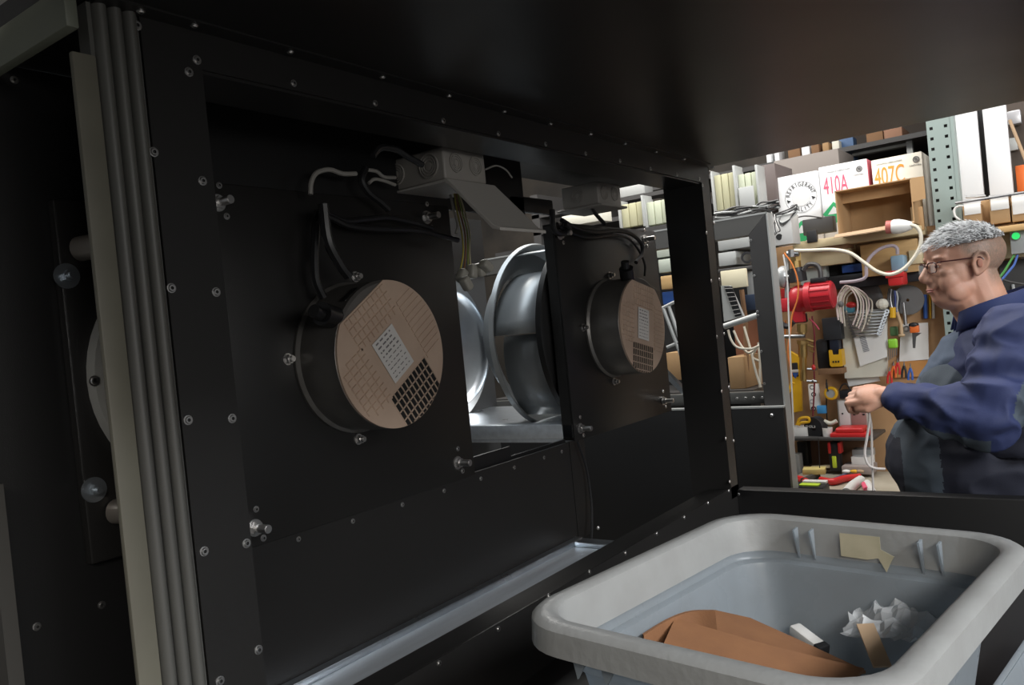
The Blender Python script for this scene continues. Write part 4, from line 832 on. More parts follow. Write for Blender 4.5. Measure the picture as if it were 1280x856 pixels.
single('orange_pad', MB().prism(pxy([(1118,452),(1160,450),(1160,470),(1120,472)], 3.585), (0, .01, 0)), mat('orange_pad', (.55, .26, .08), .6), 'orange tan card pinned under white sheet', 'card')
for k, (x, M_, l) in enumerate(((1156,BLUE,'blue and white marker hanging left of the man collar'), (1162,YEL,'thin yellow marker hanging at the man collar'), (1166,PAPER,'white marker hanging at the man collar'))):
    single('marker', MB().cyl(at(x,368,Y=3.59), at(x+1,398,Y=3.59), [.008, .004, .005][k], 10), M_, l, 'marker', 'markers on the tool board')
# --- small shelf with items
pb('tool_shelf', (987,547,1092,551), 3.38, .22, CHAR, 'thin dark shelf under the organizer box', 'shelf')
x_ = pb('white_box', (987,534,1009,547), 3.42, .06, PAPER, 'white carton at the left end of the thin shelf', 'box')
dr = thing('tape_roll', at(1020,547,Y=3.40), 'black tape roll with white print standing on thin shelf', 'tape roll')
q = at(1020,534,Y=3.44); obj('roll', MB().lathe([(.012, -.02), (.043, -.02), (.045, -.016), (.045, .016), (.043, .02), (.012, .02), (.012, -.02)], q, (-.35, -1, 0), 32), BLK, dr)
q2 = q+Vector((-.35, -1, 0)).normalized()*.021; mb = text_mb('3H3L3', .014, q2+XR*-.01+XU*.006, Vector((1, -.35, 0)), XU, .0004, 1.3); obj('white_print', mb, PAPER, dr, smooth=0)
single('yellow_clamp', MB().tube(pxy([(996,531),(1000,523),(1010,522),(1011,527),(1002,528),(998,531)], 3.42), .006, 8, 4), YEL, 'yellow clamp lying on the white carton', 'clamp')
single('white_cup', MB().lathe([(0, 0), (.018, 0), (.021, .042), (.019, .042), (.016, .003), (0, .003)], at(1035,547,Y=3.42), (0, 0, 1), 20), PAPER, 'white paper cup between tape roll and red case', 'cup')
single('pale_glove', MB().tube(pxy([(1030,526),(1038,529),(1046,526)], 3.44), .008, 8, 4), PAPERC, 'pale stick lying over the white cup', 'stick')
rc = thing('red_case', pt((1038,534,1084,548), 3.38, .1), 'low red plastic case on the thin shelf', 'case')
x0, x1, z0, z1 = rect(1038,536,1084,547.5, 3.40)
obj('case_base', MB().bev(x0, x1, 3.39, 3.50, z0, z0+(z1-z0)*.55, .004), REDP, rc); obj('case_lid', MB().bev(x0+.02, x1-.014, 3.395, 3.49, z0+(z1-z0)*.5, z1+.004, .008, 3), REDP, rc)
# --- below the shelf
pb('brown_backboard', (1010,551,1088,588), 3.58, .015, mat('brown_board', (.17, .085, .045), .6), 'dark brown board under the thin shelf', 'board')
pb('black_pouch', (997,552,1010,582), 3.50, .05, BLK, 'black pouch under left end of thin shelf', 'pouch')
fl = thing('work_lamp', at(1043,588,Y=3.40), 'black inspection lamp with red sides and yellow green panel', 'lamp')
pp('black_body', (1036,553,1050,589), 3.40, .04, BLK, fl, b=.005); pp('red_side', (1034.5,553,1038,567), 3.395, .045, REDP, fl, b=.003); pp('red_side', (1047,553,1050.5,567), 3.395, .045, REDP, fl, b=.003)
pp('light_panel', (1040,570,1045.5,585), 3.396, .01, mat('lamp_panel', (.62, .75, .05), .4), fl, 'yellow green light panel', b=.004)
pb('white_box', (1064,571,1088,582), 3.40, .08, PAPER, 'white carton with dark print right of inspection lamp', 'box'); pb('grey_lid_box', (1065,562,1090,571), 3.44, .06, LGREY, 'light grey box standing on the white carton', 'box')
pb('parts_crate', (1052,583,1090,593), 3.36, .1, mat('pinkish_tray', (.32, .27, .25), .5), 'greyish parts tray low right of the lamp', 'tray')
for k, (x, M_) in enumerate(((1058, PAPER), (1068, YEL), (1075, CARDE))): single('tray_part', MB().ell(at(x,589,Y=3.345), (.016, .01, .007)), M_, ['white', 'yellow', 'tan'][k]+' small part in the greyish tray', 'part')
single('yellow_block', MB().obox(Matrix.Translation(at(1018,588,Y=3.3)) @ Matrix.Rotation(.2, 4, 'Z'), .085, .06, .022, .002), mat('yellow_wood', (.62, .50, .18), .6), 'pale yellow wood block on the bench', 'block')
single('timber_offcut', MB().obox(Matrix.Translation(at(1030,583,Y=3.42)) @ Matrix.Rotation(.1, 4, 'Z') @ Matrix.Rotation(-.06, 4, 'Y'), .10, .03, .01, .001), PALEW, 'thin wood slat behind the yellow block', 'slat')
wire([(1023,548),(1024,570),(1025,595),(1025,610)], 3.3, .002, BLK, 'thin black string hanging over the bench', 'string')
pb('grey_tube_bundle', (989,568,1000,600), 3.42, .05, mat('pale_grey_plastic', (.42, .42, .40), .4), 'pale grey plastic sleeve at left of bench', 'sleeve')
# bench
BZ = at(1040,603,Y=3.25).z
single('workbench', MB().bev(at(990,600,Y=3.3).x, at(1290,600,Y=3.3).x, 3.0, 3.49, BZ-.04, BZ, .003).box(-1.1, -1.05, 3.02, 3.07, 0, BZ-.04).box(-.2, -.15, 3.02, 3.07, 0, BZ-.04).box(-1.1, -1.05, 3.42, 3.47, 0, BZ-.04).box(-.2, -.15, 3.42, 3.47, 0, BZ-.04),
       mat('bench_top', (.42, .38, .30), .6, col2=(.33, .29, .22), nscale=8), 'worn pale workbench behind the black end beam', 'bench')
def on(x, y): return at(x, y, Z=BZ+.015)
single('red_pliers', MB().tube([on(992,597), on(1003,599), on(1012,604)], .012, 8, 4), REDP, 'red handled pliers at left end of the bench', 'pliers')
single('dark_grip', MB().tube([on(1004,601), on(1013,597), on(1021,594)], .013, 8, 4), CHAR, 'dark charcoal grip lying over red pliers', 'grip')
single('red_cutter', MB().tube([on(1026,599), on(1040,602), on(1056,598), on(1075,595)], lambda t: .011+.003*math.sin(PI*t), 10, 5), REDP, 'long red handled cutter across the bench', 'cutter')
single('blue_steel_bar', MB().tube([on(1036,601), on(1048,596), on(1058,592)], .005, 8), mat('blue_steel', (.2, .22, .35), .4, .6), 'blue grey bar lying over red cutter', 'bar')
single('white_tube', MB().tube([on(1076,600), on(1066,607), on(1058,616)], .018, 12, 4), WHITEP, 'thick white tube at the bench front', 'tube')
single('small_white_bottle', MB().tube([on(1084,604), on(1092,617)], .014, 12), WHITEP, 'small white bottle near the man apron', 'bottle'); single('pink_cap', MB().cyl(on(1080,605), on(1083,612), .010, 10), PINK, 'pink red cap beside small white bottle', 'cap')
dv = thing('green_device', on(1013,612)-Vector((0, 0, .015)), 'black device with lime green top at bench front', 'device')
q = on(1013,612); obj('black_body', MB().bev(-.07, .06, -.04, .04, -.014, .02, .006, 2, Matrix.Translation(q)), BLK, dv); obj('green_top', MB().bev(-.03, .04, -.035, .0, .02, .026, .002, 2, Matrix.Translation(q)), YELG, dv, 'lime green patch'); obj('white_edge', MB().bev(-.03, .055, .01, .042, .02, .03, .002, 2, Matrix.Translation(q)), WHITEP, dv)
# far left glimpse
pb('cardboard_box', (-60,790,14,856), 1.1, .2, CARDB, 'tan cardboard glimpsed at the lower left corner', 'box')
# ================================================================ TOTE WITH SCRAPS
TZ = 1.215; BANG = math.radians(-7.8)
bin_c = Vector((-0.345, 1.0, 0.941))
TOTE = mat('translucent_tote_plastic', (0.45, 0.50, 0.54), 0.28, 0, transl=0.58, bump=0.1, bscale=40, rvar=0.08, nscale=20, col2=(0.42, 0.46, 0.49))
tote = thing('storage_tote', bin_c, 'large translucent grey plastic tote holding cardboard scraps inside the cabinet', 'storage box')
tote.rotation_euler = (0, 0, BANG)
def rrect(hx, hy, r, n=8):
    o = []
    for cx, cy, a0 in ((hx-r, hy-r, 0), (-hx+r, hy-r, PI/2), (-hx+r, -hy+r, PI), (hx-r, -hy+r, 1.5*PI)):
        o += [(cx+r*math.cos(a0+PI/2*i/n), cy+r*math.sin(a0+PI/2*i/n)) for i in range(n+1)]
    return o
MX, MY = 0.198, 0.256                                                  # half mouth
def loft(secs, close=False):
    mb = MB(); n = len(rrect(1, 1, .1)); vs = []
    for hx, hy, r, z in secs: vs += [(x, y, z) for x, y in rrect(hx, hy, r)]
    mb.add(vs, [(k*n+i, k*n+(i+1) % n, (k+1)*n+(i+1) % n, (k+1)*n+i) for k in range(len(secs)-1) for i in range(n)]); return mb, n
H = TZ-bin_c.z
secs = [(MX-.012, MY-.012, .062, H-.052), (MX-.004, MY-.004, .066, H-.004), (MX+.002, MY+.002, .070, H), (MX+.018, MY+.018, .080, H-.001), (MX+.024, MY+.024, .084, H-.006), (MX+.026, MY+.026, .085, H-.034), (MX+.023, MY+.023, .083, H-.034), (MX+.021, MY+.021, .08, H-.010), (MX+.004, MY+.004, .07, H-.008), (MX-.006, MY-.006, .066, H-.052)]
RIMM = mat('scuffed_warm_lit_rim', (0.41, 0.42, 0.415), 0.36, 0, transl=0.3, col2=(0.37, 0.375, 0.37), nscale=18, bump=0.4, bscale=90, rvar=.1)  # scuffed plastic; warmer tone than the tub has warm light in its colour
mb, n = loft(secs); obj('rim', mb, RIMM, tote, local=True, smooth=45)
secs = [(MX-.012, MY-.012, .062, H-.052), (MX-.015, MY-.015, .061, H-.063), (MX-.023, MY-.023, .058, H-.067), (MX-.025, MY-.025, .058, H-.075), (MX-.055, MY-.055, .05, .03), (MX-.060, MY-.060, .045, .012), (MX-.078, MY-.078, .035, .005)]
mb, n = loft(secs); mb.f.append(tuple(range(len(mb.v)-n, len(mb.v)))); mb.mi.append(0)
b = obj('tub', mb, TOTE, tote, local=True, smooth=45); sd = b.modifiers.new('t', 'SOLIDIFY'); sd.thickness = 0.0025; sd.offset = 1
for hx in (-.095, -.07, .085, .11):
    for s in (1,):
        y = s*(MY-.013); obj('rib', MB().add([(hx-.0015, y, H-.01), (hx-.0015, y, H-.062), (hx-.0015, y-s*.014, H-.012), (hx+.0015, y, H-.01), (hx+.0015, y, H-.062), (hx+.0015, y-s*.014, H-.012)], [(0, 1, 2), (3, 5, 4), (0, 3, 4, 1), (1, 4, 5, 2), (2, 5, 3, 0)]), TOTE, tote, local=True)
for x in (-.135, -.095):
    y = -(MY+.006); obj('rib', MB().prism([(x, y, H-.034), (x+.026, y, H-.034), (x+.003, y+.004, H-.066)], (0, .003, 0)), TOTE, tote, local=True)
TAPE = mat('yellowed_tape', (0.42, 0.39, 0.27), 0.5, col2=(0.50, 0.46, 0.33), nscale=30)
obj('tape_label', MB().prism([(-.028, MY-.0155, H-.012), (-.028, MY-.0170, H-.046), (.01, MY-.0170, H-.047), (.026, MY-.0168, H-.043), (.036, MY-.0175, H-.062), (.044, MY-.0168, H-.045), (.048, MY-.0165, H-.038), (.030, MY-.0160, H-.030), (.030, MY-.0155, H-.012)], (0, -.0006, 0)), TAPE, tote, 'yellowed torn masking tape label', local=True)
TB = Matrix.Translation(bin_c) @ Matrix.Rotation(BANG, 4, 'Z')
CARD = mat('brown_cardboard', (0.25, 0.115, 0.05), 0.75, col2=(0.22, 0.10, 0.045), nscale=25, bump=0.2, bscale=300)

def onz(pts, z): return [at(a, b, Z=z) for a, b in pts]
def sheet(pts, zs, th=.004):
    v = [at(a, b, Z=z) for (a, b), z in zip(pts, zs)]; mb = MB(); return mb.prism(v, (0, 0, -th))
single('cardboard_sheet', sheet([(826,812),(844,772),(960,806),(1080,835),(1040,880),(900,872)], [1.125,1.135,1.105,1.07,1.06,1.10]), [CARD], 'front flat brown cardboard sheet lying in the tote', 'cardboard', 'cardboard scraps in the tote')
single('cardboard_sheet', sheet([(880,790),(893,762),(938,772),(1000,800),(1082,838),(1010,850)], [1.10,1.115,1.095,1.07,1.05,1.07]), [CARD], 'rear pointed brown cardboard sheet lying in the tote', 'cardboard', 'cardboard scraps in the tote')
arc = []
for i in range(11):
    s_ = i/10; x = 803+89*s_; y = 792-30*math.sin(PI/2*min(1, s_*1.25)); arc.append((x, y))
v0 = [at(a, b, Z=1.138) for a, b in arc]; mb = MB()
mb.add([p for q in v0 for p in (q, q+Vector((0, 0, -.17)), q+Vector((0.004, -.004, 0)), q+Vector((.004, -.004, -.17)))],
       [f for i in range(10) for f in ((4*i, 4*i+4, 4*i+5, 4*i+1), (4*i+2, 4*i+3, 4*i+7, 4*i+6), (4*i, 4*i+2, 4*i+6, 4*i+4))])
single('curved_cardboard', mb, [CARD], 'curved brown cardboard flap standing behind the flat sheets in the tote', 'cardboard', 'cardboard scraps in the tote')
q = at(1008, 797, Z=1.06); Mx = Matrix.Translation(q) @ Matrix.Rotation(-.55, 4, 'Z') @ Matrix.Rotation(.25, 4, 'Y')
r_ = thing('paper_packet', (q.x, q.y, q.z-.012), 'small white paper packet with black end lying in the tote', 'packet')
obj('sleeve', MB().obox(Mx, .052, .020, .016, .003), WHITEP, r_); obj('end_flap', MB().obox(Mx @ Matrix.Translation((.030, 0, -.001)), .012, .021, .018, .002), INK, r_, 'black end')
q = at(1092, 806, Z=1.10)
single('cardboard_strip', MB().obox(Matrix.Translation(q) @ Matrix.Rotation(.5, 4, 'Z') @ Matrix.Rotation(.45, 4, 'X'), .022, .070, .003), [CARDE], 'pale tan cardboard strip leaning at right inside the tote', 'cardboard')
BAG = mat('clear_bag', (0.80, 0.82, 0.83), 0.2, alpha=0.38, bump=.6, bscale=60)
rg = random.Random(3); mb = MB(); q0 = at(1125, 785, Z=1.09); N = 14
vs = [Vector((q0.x+(i/N-.5)*.12+rg.uniform(-.003, .003), q0.y+(j/N-.5)*.14+rg.uniform(-.003, .003), q0.z+.010+.018*noise.noise(Vector((i*.5, j*.5, 1)))+rg.uniform(-.003, .004)+.015*math.exp(-((i-7)**2+(j-7)**2)/18))) for i in range(N+1) for j in range(N+1)]
mb.add(vs, [(i*(N+1)+j, (i+1)*(N+1)+j, (i+1)*(N+1)+j+1, i*(N+1)+j+1) for i in range(N) for j in range(N)])
single('plastic_bag', mb, [BAG], 'crumpled clear plastic bag lying at right inside the tote', 'bag', smooth=0)
# pale crate at the right edge, on the cabinet floor
def tray(name, c, hx, hy, h, M, label, cat, ang=0, group=None):
    r0 = thing(name, c, label, cat, group); r0.rotation_euler = (0, 0, ang)
    ss = [(hx-.004, hy-.004, .02, h), (hx+.004, hy+.004, .024, h), (hx+.004, hy+.004, .024, h-.01), (hx, hy, .02, h-.01), (hx-.012, hy-.012, .018, 0.0)]
    mb, n = loft(ss); mb.f.append(tuple(range(len(mb.v)-n, len(mb.v)))); mb.mi.append(0)
    o = obj('tub', mb, M, r0, local=True); sd = o.modifiers.new('t', 'SOLIDIFY'); sd.thickness = .002; return r0
tray('plastic_crate', (-0.03, 1.33, 0.941), .12, .2, .05, TOTE, 'low pale plastic crate on cabinet floor right of the tote', 'storage box', BANG)
# ================================================================ THE MAN
def remesh(mb, vox, smooth_it, name='tmp', fac=.5, post=None):
    me = bpy.data.meshes.new(name); me.from_pydata([tuple(v) for v in mb.v], [], mb.f); me.update()
    o = bpy.data.objects.new(name, me); C.objects.link(o)
    r_ = o.modifiers.new('r', 'REMESH'); r_.mode = 'VOXEL'; r_.voxel_size = vox
    s_ = o.modifiers.new('s', 'SMOOTH'); s_.iterations = smooth_it; s_.factor = fac
    dg = bpy.context.evaluated_depsgraph_get(); m2 = bpy.data.meshes.new_from_object(o.evaluated_get(dg))
    bpy.data.objects.remove(o); bpy.data.meshes.remove(me)
    if post:
        n = len(m2.vertices); co = np.empty(n*3); m2.vertices.foreach_get('co', co); no = np.empty(n*3); m2.vertices.foreach_get('normal', no)
        co = co.reshape(-1, 3); no = no.reshape(-1, 3); co += no*post(co)[:, None]; m2.vertices.foreach_set('co', co.reshape(-1)); m2.update()
    m2.shade_smooth(); return m2
def mobj(name, me, M, parent, label=None):
    me.materials.clear()
    for q in (M if isinstance(M, (list, tuple)) else [M]): me.materials.append(q)
    o = bpy.data.objects.new(name, me); C.objects.link(o); o.parent = parent
    if label: o['label'] = label
    return o
MAN = thing('person', (-0.245, 2.62, 0.0), 'grey haired person in glasses and blue work jacket handling a white cable', 'person')
TH = math.radians(193); MAN.rotation_euler = (0, 0, TH)
MI = (Matrix.Translation((-0.245, 2.62, 0)) @ Matrix.Rotation(TH, 4, 'Z')).inverted()
def L(x, y, Y): return MI @ at(x, y, Y=Y)                             # to the person's own frame: +x forward, +y his left, z up
def skinmat():
    M = mat('skin', (0.60, 0.34, 0.24), 0.5, col2=(0.56, 0.29, 0.20), nscale=14, bump=.15, bscale=250)
    b = M.node_tree.nodes['Principled BSDF']; b.inputs['Subsurface Weight'].default_value = .08; b.inputs['Subsurface Radius'].default_value = (.01, .004, .002); return M
SKIN = skinmat()
# head frame
HC = Vector((0.066, 0.0, 1.612)); HR = Matrix.Translation(HC) @ Matrix.Rotation(math.radians(17), 4, 'Z') @ Matrix.Rotation(math.radians(1), 4, 'Y')
def h(x, y, z): return HR @ Vector((x, y, z*.90 if z < 0 else z))
HM = HR.to_3x3()
def hell(mb, c, r, rot=None): mb.ell(h(*c), r, HM @ rot if rot is not None else HM, 24, 16)
LS, RS = Vector((-0.02, 0.205, 1.395)), Vector((-0.02, -0.205, 1.395))
LE = L(1236, 524, 2.30); LW = L(1116, 497, 2.33); LH = L(1094, 490, 2.33)
RE = Vector((0.06, -0.26, 1.15)); RW = L(1124, 500, 2.47); RH = L(1102, 494, 2.45)
mb = MB()
hell(mb, (-.014, 0, .030), (.100, .079, .077)); hell(mb, (.030, 0, -.020), (.066, .067, .085)); hell(mb, (.020, 0, -.072), (.064, .064, .045))
hell(mb, (.066, 0, -.098), (.026, .030, .022)); hell(mb, (.030, 0, -.103), (.056, .056, .034)); hell(mb, (.062, 0, .040), (.034, .056, .036))
for s in (-1, 1):
    hell(mb, (.055, s*.040, -.050), (.030, .026, .034)); hell(mb, (.040, s*.050, -.082), (.032, .018, .028)); hell(mb, (.073, s*.032, .024), (.020, .026, .009))
    hell(mb, (.070, s*.031, .002), (.015, .017, .012)); hell(mb, (.064, s*.044, -.020), (.020, .020, .016)); hell(mb, (.094, s*.0105, -.041), (.012, .0085, .009))
    e0 = h(-.006, s*.078, -.012)
    hell(mb, (-.010, s*.081, -.004), (.019, .006, .030), Matrix.Rotation(s*-.35, 3, 'Z') @ Matrix.Rotation(-.15, 3, 'Y'))
    mb.tube([h(.004, s*.079, -.030), h(.008, s*.080, -.012), h(.007, s*.084, .010), h(-.004, s*.089, .026), h(-.018, s*.092, .026), h(-.027, s*.092, .010), h(-.024, s*.088, -.012), h(-.012, s*.083, -.030), h(-.002, s*.080, -.038)], .0048, 8, 3)
    hell(mb, (.000, s*.078, -.034), (.008, .006, .010))
mb.cap(h(.084, 0, .016), h(.110, 0, -.030), .009, .0125); hell(mb, (.106, 0, -.036), (.014, .013, .011))
hell(mb, (.088, 0, -.058), (.012, .026, .010)); hell(mb, (.092, 0, -.0655), (.0095, .025, .0048)); hell(mb, (.090, 0, -.0775), (.0095, .022, .0056)); hell(mb, (.082, 0, -.087), (.012, .022, .008))
mb.cap(h(-.022, 0, -.050), Vector((.0, 0, 1.42)), .064, .060); mb.cap(h(.005, 0, -.085), Vector((.02, 0, 1.42)), .056, .056)
# trunk, arms and legs under the clothes
mb.ell((0, 0, 1.25), (.11, .17, .17)); mb.ell((.04, 0, 1.06), (.19, .19, .17)); mb.ell((0, 0, .93), (.15, .19, .13))
mb.cap(LS+Vector((0, -.03, -.03)), RS+Vector((0, .03, -.03)), .045, .045)
for S_, E_, W_ in ((LS, LE, LW), (RS, RE, RW)): mb.cap(S_, E_, .045, .040); mb.cap(E_, W_, .044, .031)
for s in (-1, 1): mb.cap((0, s*.10, .90), (.02, s*.11, .50), .095, .062); mb.cap((.02, s*.11, .50), (-.01, s*.12, .09), .058, .042); mb.cap((-.03, s*.12, .05), (.12, s*.14, .035), .045, .035)
def hand(mb, W_, D_, side, upv):
    """W_ wrist, D_ direction of the palm; loose fist with five bent fingers"""
    D_ = D_.normalized(); n = upv.normalized(); n = (n-D_*n.dot(D_)).normalized(); s = D_.cross(n)*side
    R_ = Matrix((D_, s, n)).transposed()
    mb.ell(W_+D_*.050, (.046, .040, .019), R_); mb.cap(W_-D_*.01, W_+D_*.03, .029, .027)
    for k, (off, l1, l2, l3) in enumerate(((.030, .036, .026, .020), (.010, .040, .029, .021), (-.010, .037, .027, .020), (-.029, .030, .021, .018))):
        a = W_+D_*.080+s*off; b = a+D_*l1*.80-n*l1*.55; c = b-D_*l2*.25-n*l2*.95; d = c-D_*l3*.9-n*l3*.1
        mb.cap(a-D_*.02, b, .0100, .0090, 10); mb.cap(b, c, .0090, .0082, 10); mb.cap(c, d, .0082, .0072, 10)
    a = W_+D_*.028+s*.026-n*.004; b = a+D_*.026+s*.016-n*.014; c = b+D_*.028-s*.004-n*.010; mb.cap(a, b, .013, .011, 10); mb.cap(b, c, .011, .0088, 10)
hand(mb, LW, LH-LW+Vector((0, 0, -.008)), -1, Vector((-.1, .55, .8)))
hand(mb, RW, RH-RW, 1, Vector((.2, -.4, .9)))
def stubble(me):
    n = len(me.vertices); co = np.empty(n*3); me.vertices.foreach_get('co', co); co = co.reshape(-1, 3)
    inv = np.array(HR.inverted()); l = co @ inv[:3, :3].T+inv[:3, 3]
    sm = lambda a, b, x: np.clip((x-a)/(b-a), 0, 1)
    m_ = sm(.040, .015, l[:, 0]-np.clip(l[:, 2]-.03, 0, 1)*.6)*sm(.005, .030, l[:, 2])+sm(-.030, -.045, l[:, 0])*sm(-.075, -.035, l[:, 2])
    at_ = me.attributes.new('scalp_hair', 'FLOAT', 'POINT'); at_.data.foreach_set('value', np.clip(m_, 0, 1).astype(np.float32))
body = mobj('body', remesh(mb, .0032, 7, 'body', .5), SKIN, MAN)
stubble(body.data)
nt = SKIN.node_tree; bs = nt.nodes['Principled BSDF']; src = bs.inputs['Base Color'].links[0].from_socket
an = nt.nodes.new('ShaderNodeAttribute'); an.attribute_name = 'scalp_hair'; nz = nt.nodes.new('ShaderNodeTexNoise'); nz.inputs['Scale'].default_value = 240
ma = nt.nodes.new('ShaderNodeMath'); ma.operation = 'MULTIPLY'; mr = nt.nodes.new('ShaderNodeMapRange'); mr.inputs['From Min'].default_value = .3; mr.inputs['From Max'].default_value = .7; mr.inputs['To Min'].default_value = .45; mr.inputs['To Max'].default_value = 1.0
nt.links.new(nz.outputs['Fac'], mr.inputs[0]); nt.links.new(an.outputs['Fac'], ma.inputs[0]); nt.links.new(mr.outputs[0], ma.inputs[1])
mx = nt.nodes.new('ShaderNodeMix'); mx.data_type = 'RGBA'; mx.inputs[7].default_value = (.24, .185, .145, 1); nt.links.new(ma.outputs[0], mx.inputs[0]); nt.links.new(src, mx.inputs[6]); nt.links.new(mx.outputs[2], bs.inputs['Base Color'])
# --- clothes
JB = mat('jacket_blue', (0.020, 0.031, 0.105), 0.75, col2=(0.016, 0.026, 0.088), nscale=9, bump=.3, bscale=500)
NAVY = mat('navy_cloth', (0.008, 0.010, 0.022), 0.8, bump=.3, bscale=500)
GREYC = mat('blue_grey_cloth', (0.060, 0.080, 0.105), 0.8, col2=(.052, .070, .092), nscale=8, bump=.3, bscale=500)
REFL = mat('pale_piping', (0.30, 0.32, 0.36), 0.6)
def wrinkle(amp, sc, seed):
    def f(co):
        out = np.zeros(len(co))
        for i, c in enumerate(co):
            v = Vector(c)*sc+Vector((seed, seed, seed)); w_ = noise.noise(Vector((v.x*.7, v.y, v.z*1.6))+Vector((noise.noise(v*.6), noise.noise(v*.6+Vector((7, 0, 0))), 0))*1.2)
            out[i] = amp*(1-abs(w_)*3.2)+amp*.4*noise.noise(v*2.3)
        return out
    return f
# overalls: trunk below the jacket hem and legs
mb = MB(); mb.ell((.075, 0, 1.06), (.235, .225, .20)); mb.ell((.03, 0, .93), (.20, .215, .16)); mb.ell((.05, 0, 1.22), (.17, .20, .17))
for s in (-1, 1): mb.cap((0, s*.10, .88), (.02, s*.11, .50), .115, .085); mb.cap((.02, s*.11, .50), (-.01, s*.12, .10), .085, .075)
ov = remesh(mb, .0055, 5, 'ov', .5, wrinkle(.006, 9, 3))
ovo = mobj('overalls', ov, [GREYC, NAVY], MAN, 'blue grey and navy work overalls')
for p_ in ov.polygons:
    c_ = p_.center
    p_.material_index = 0 if c_.z > 1.17 else 1 if c_.x < .18 or (c_.x > .27 and c_.y > -.3 and c_.z < 1.14) else 0
# bib
mb = MB(); mb.ell((.055, 0, 1.235), (.165, .150, .16)); mb.ell((.035, 0, 1.33), (.14, .14, .11))
bib = remesh(mb, .008, 4, 'bib', .5, wrinkle(.003, 10, 9)); mobj('bib', bib, mat('bib_blue_grey', (.10, .135, .20), .8, col2=(.085, .115, .17), nscale=9), MAN, 'blue grey bib front')
# jacket trunk (open in front) and collar
mb = MB(); mb.ell((-.015, 0, 1.30), (.165, .235, .175)); mb.ell((-.01, 0, 1.17), (.215, .255, .20)); mb.ell((-.02, 0, 1.385), (.125, .20, .085)); mb.cap((-.04, .1, 1.425), (-.04, -.1, 1.425), .070, .070); mb.cap((-.035, 0, 1.40), (-.03, 0, 1.475), .105, .088)
mb.cap((-.01, -.19, 1.38), (-.01, .19, 1.38), .080, .080)
jk = remesh(mb, .006, 4, 'jk', .5, wrinkle(.007, 8, 1))
bm = bmesh.new(); bm.from_mesh(jk)
kill = [v for v in bm.verts if (v.co.x > .055 and abs(v.co.y) < .075+.35*max(0, 1.38-v.co.z)*.9 and v.co.z > 1.0) or v.co.z < 1.10 or (v.co.z > 1.485) or (v.co.x > .02 and abs(v.co.y) < .06 and v.co.z > 1.38)]
bmesh.ops.delete(bm, geom=kill, context='VERTS'); bm.to_mesh(jk); bm.free()
jo = mobj('jacket', jk, [JB, NAVY], MAN, 'royal blue work jacket'); sd = jo.modifiers.new('t', 'SOLIDIFY'); sd.thickness = .005
for p_ in jk.polygons: p_.material_index = 1 if p_.center.z < 1.20 and p_.center.x < .3 else 0
col = []
for i in range(19):
    a = math.radians(-146+292*i/18); col.append((.005+(-.100*math.cos(a)), .100*math.sin(a), 1.532-.060*abs(a/2.55)**1.5))
vv = []
for (x, y, z) in col:
    o_ = Vector((x-.005, y, 0)).normalized()
    vv += [Vector((x, y, z-.085))+o_*.016, Vector((x, y, z+.008)), Vector((x, y, z+.008))+o_*.006, Vector((x, y, z-.045))+o_*.022]
mb = MB(); mb.add(vv, [(4*i+j, 4*i+j+1, 4*i+j+5, 4*i+j+4) for i in range(18) for j in range(3)])
co = obj('collar', mb, mat('collar_blue', (.022, .036, .12), .75), MAN, 'dark blue turned collar', local=True, smooth=60); sd = co.modifiers.new('t', 'SOLIDIFY'); sd.thickness = .005
mb = MB(); mb.tube([Vector((.055, .085, 1.43)), Vector((.085, .092, 1.39)), Vector((.115, .105, 1.33)), Vector((.15, .13, 1.25)), Vector((.17, .155, 1.16))], .0055, 8, 5)
obj('zip_edge', mb, REFL, MAN, 'pale zip edge', local=True)
# sleeves
for nm, S_, E_, W_, sd_ in (('left', LS, LE, LW, 1), ('right', RS, RE, RW, -1)):
    mb = MB(); Wc = W_+(E_-W_).normalized()*.005; M1 = S_.lerp(E_, .5); M2 = E_.lerp(Wc, .5)
    mb.cap(S_, M1, .094, .084); mb.cap(M1, E_, .084, .078); mb.cap(E_, M2, .078, .064); mb.cap(M2, Wc.lerp(E_, .08), .064, .046); mb.ell(S_, .098)
    mb.lathe([(0, 0), (.040, 0), (.043, .012), (.040, .024), (0, .024)], Wc, (E_-Wc), 24)
    def pf(co, E_=E_, S_=S_, W_=W_):
        b_ = wrinkle(.0085, 11, 5)(co); d_ = np.linalg.norm(co-np.array(E_), axis=1); fold = .006*np.sin(d_*75+co[:, 2]*20)*np.exp(-((d_-.11)/.12)**2); return b_+fold
    sl = remesh(mb, .0055, 3, 'sl', .5, pf)
    d1 = (E_-S_).normalized(); back = (W_-E_).normalized(); out = d1.cross(back).normalized()
    so_ = mobj('sleeve', sl, [JB, GREYC], jo)
    for p_ in sl.polygons:
        c_ = Vector(p_.center); t_ = (c_-S_).dot(d1)/(E_-S_).length; rel = c_-S_-d1*(c_-S_).dot(d1)
        tf = (c_-E_).dot(back)/(W_-E_).length
        low = (c_-E_.lerp(W_, min(max(tf, 0), 1))).z < -.045
        p_.material_index = 1 if (.25 < t_ < 1.0 and rel.dot(-back) > .055 and tf < .1) or (low and -.1 < tf < .97) else 0
for s in (1, -1):
    pts = [Vector((.045, s*.17, 1.455)), Vector((.02, s*.215, 1.46)), Vector((-.03, s*.24, 1.455)), Vector((-.08, s*.235, 1.43))]
    obj('shoulder_seam', MB().tube(pts, .0018, 6, 5), REFL, jo, local=True)
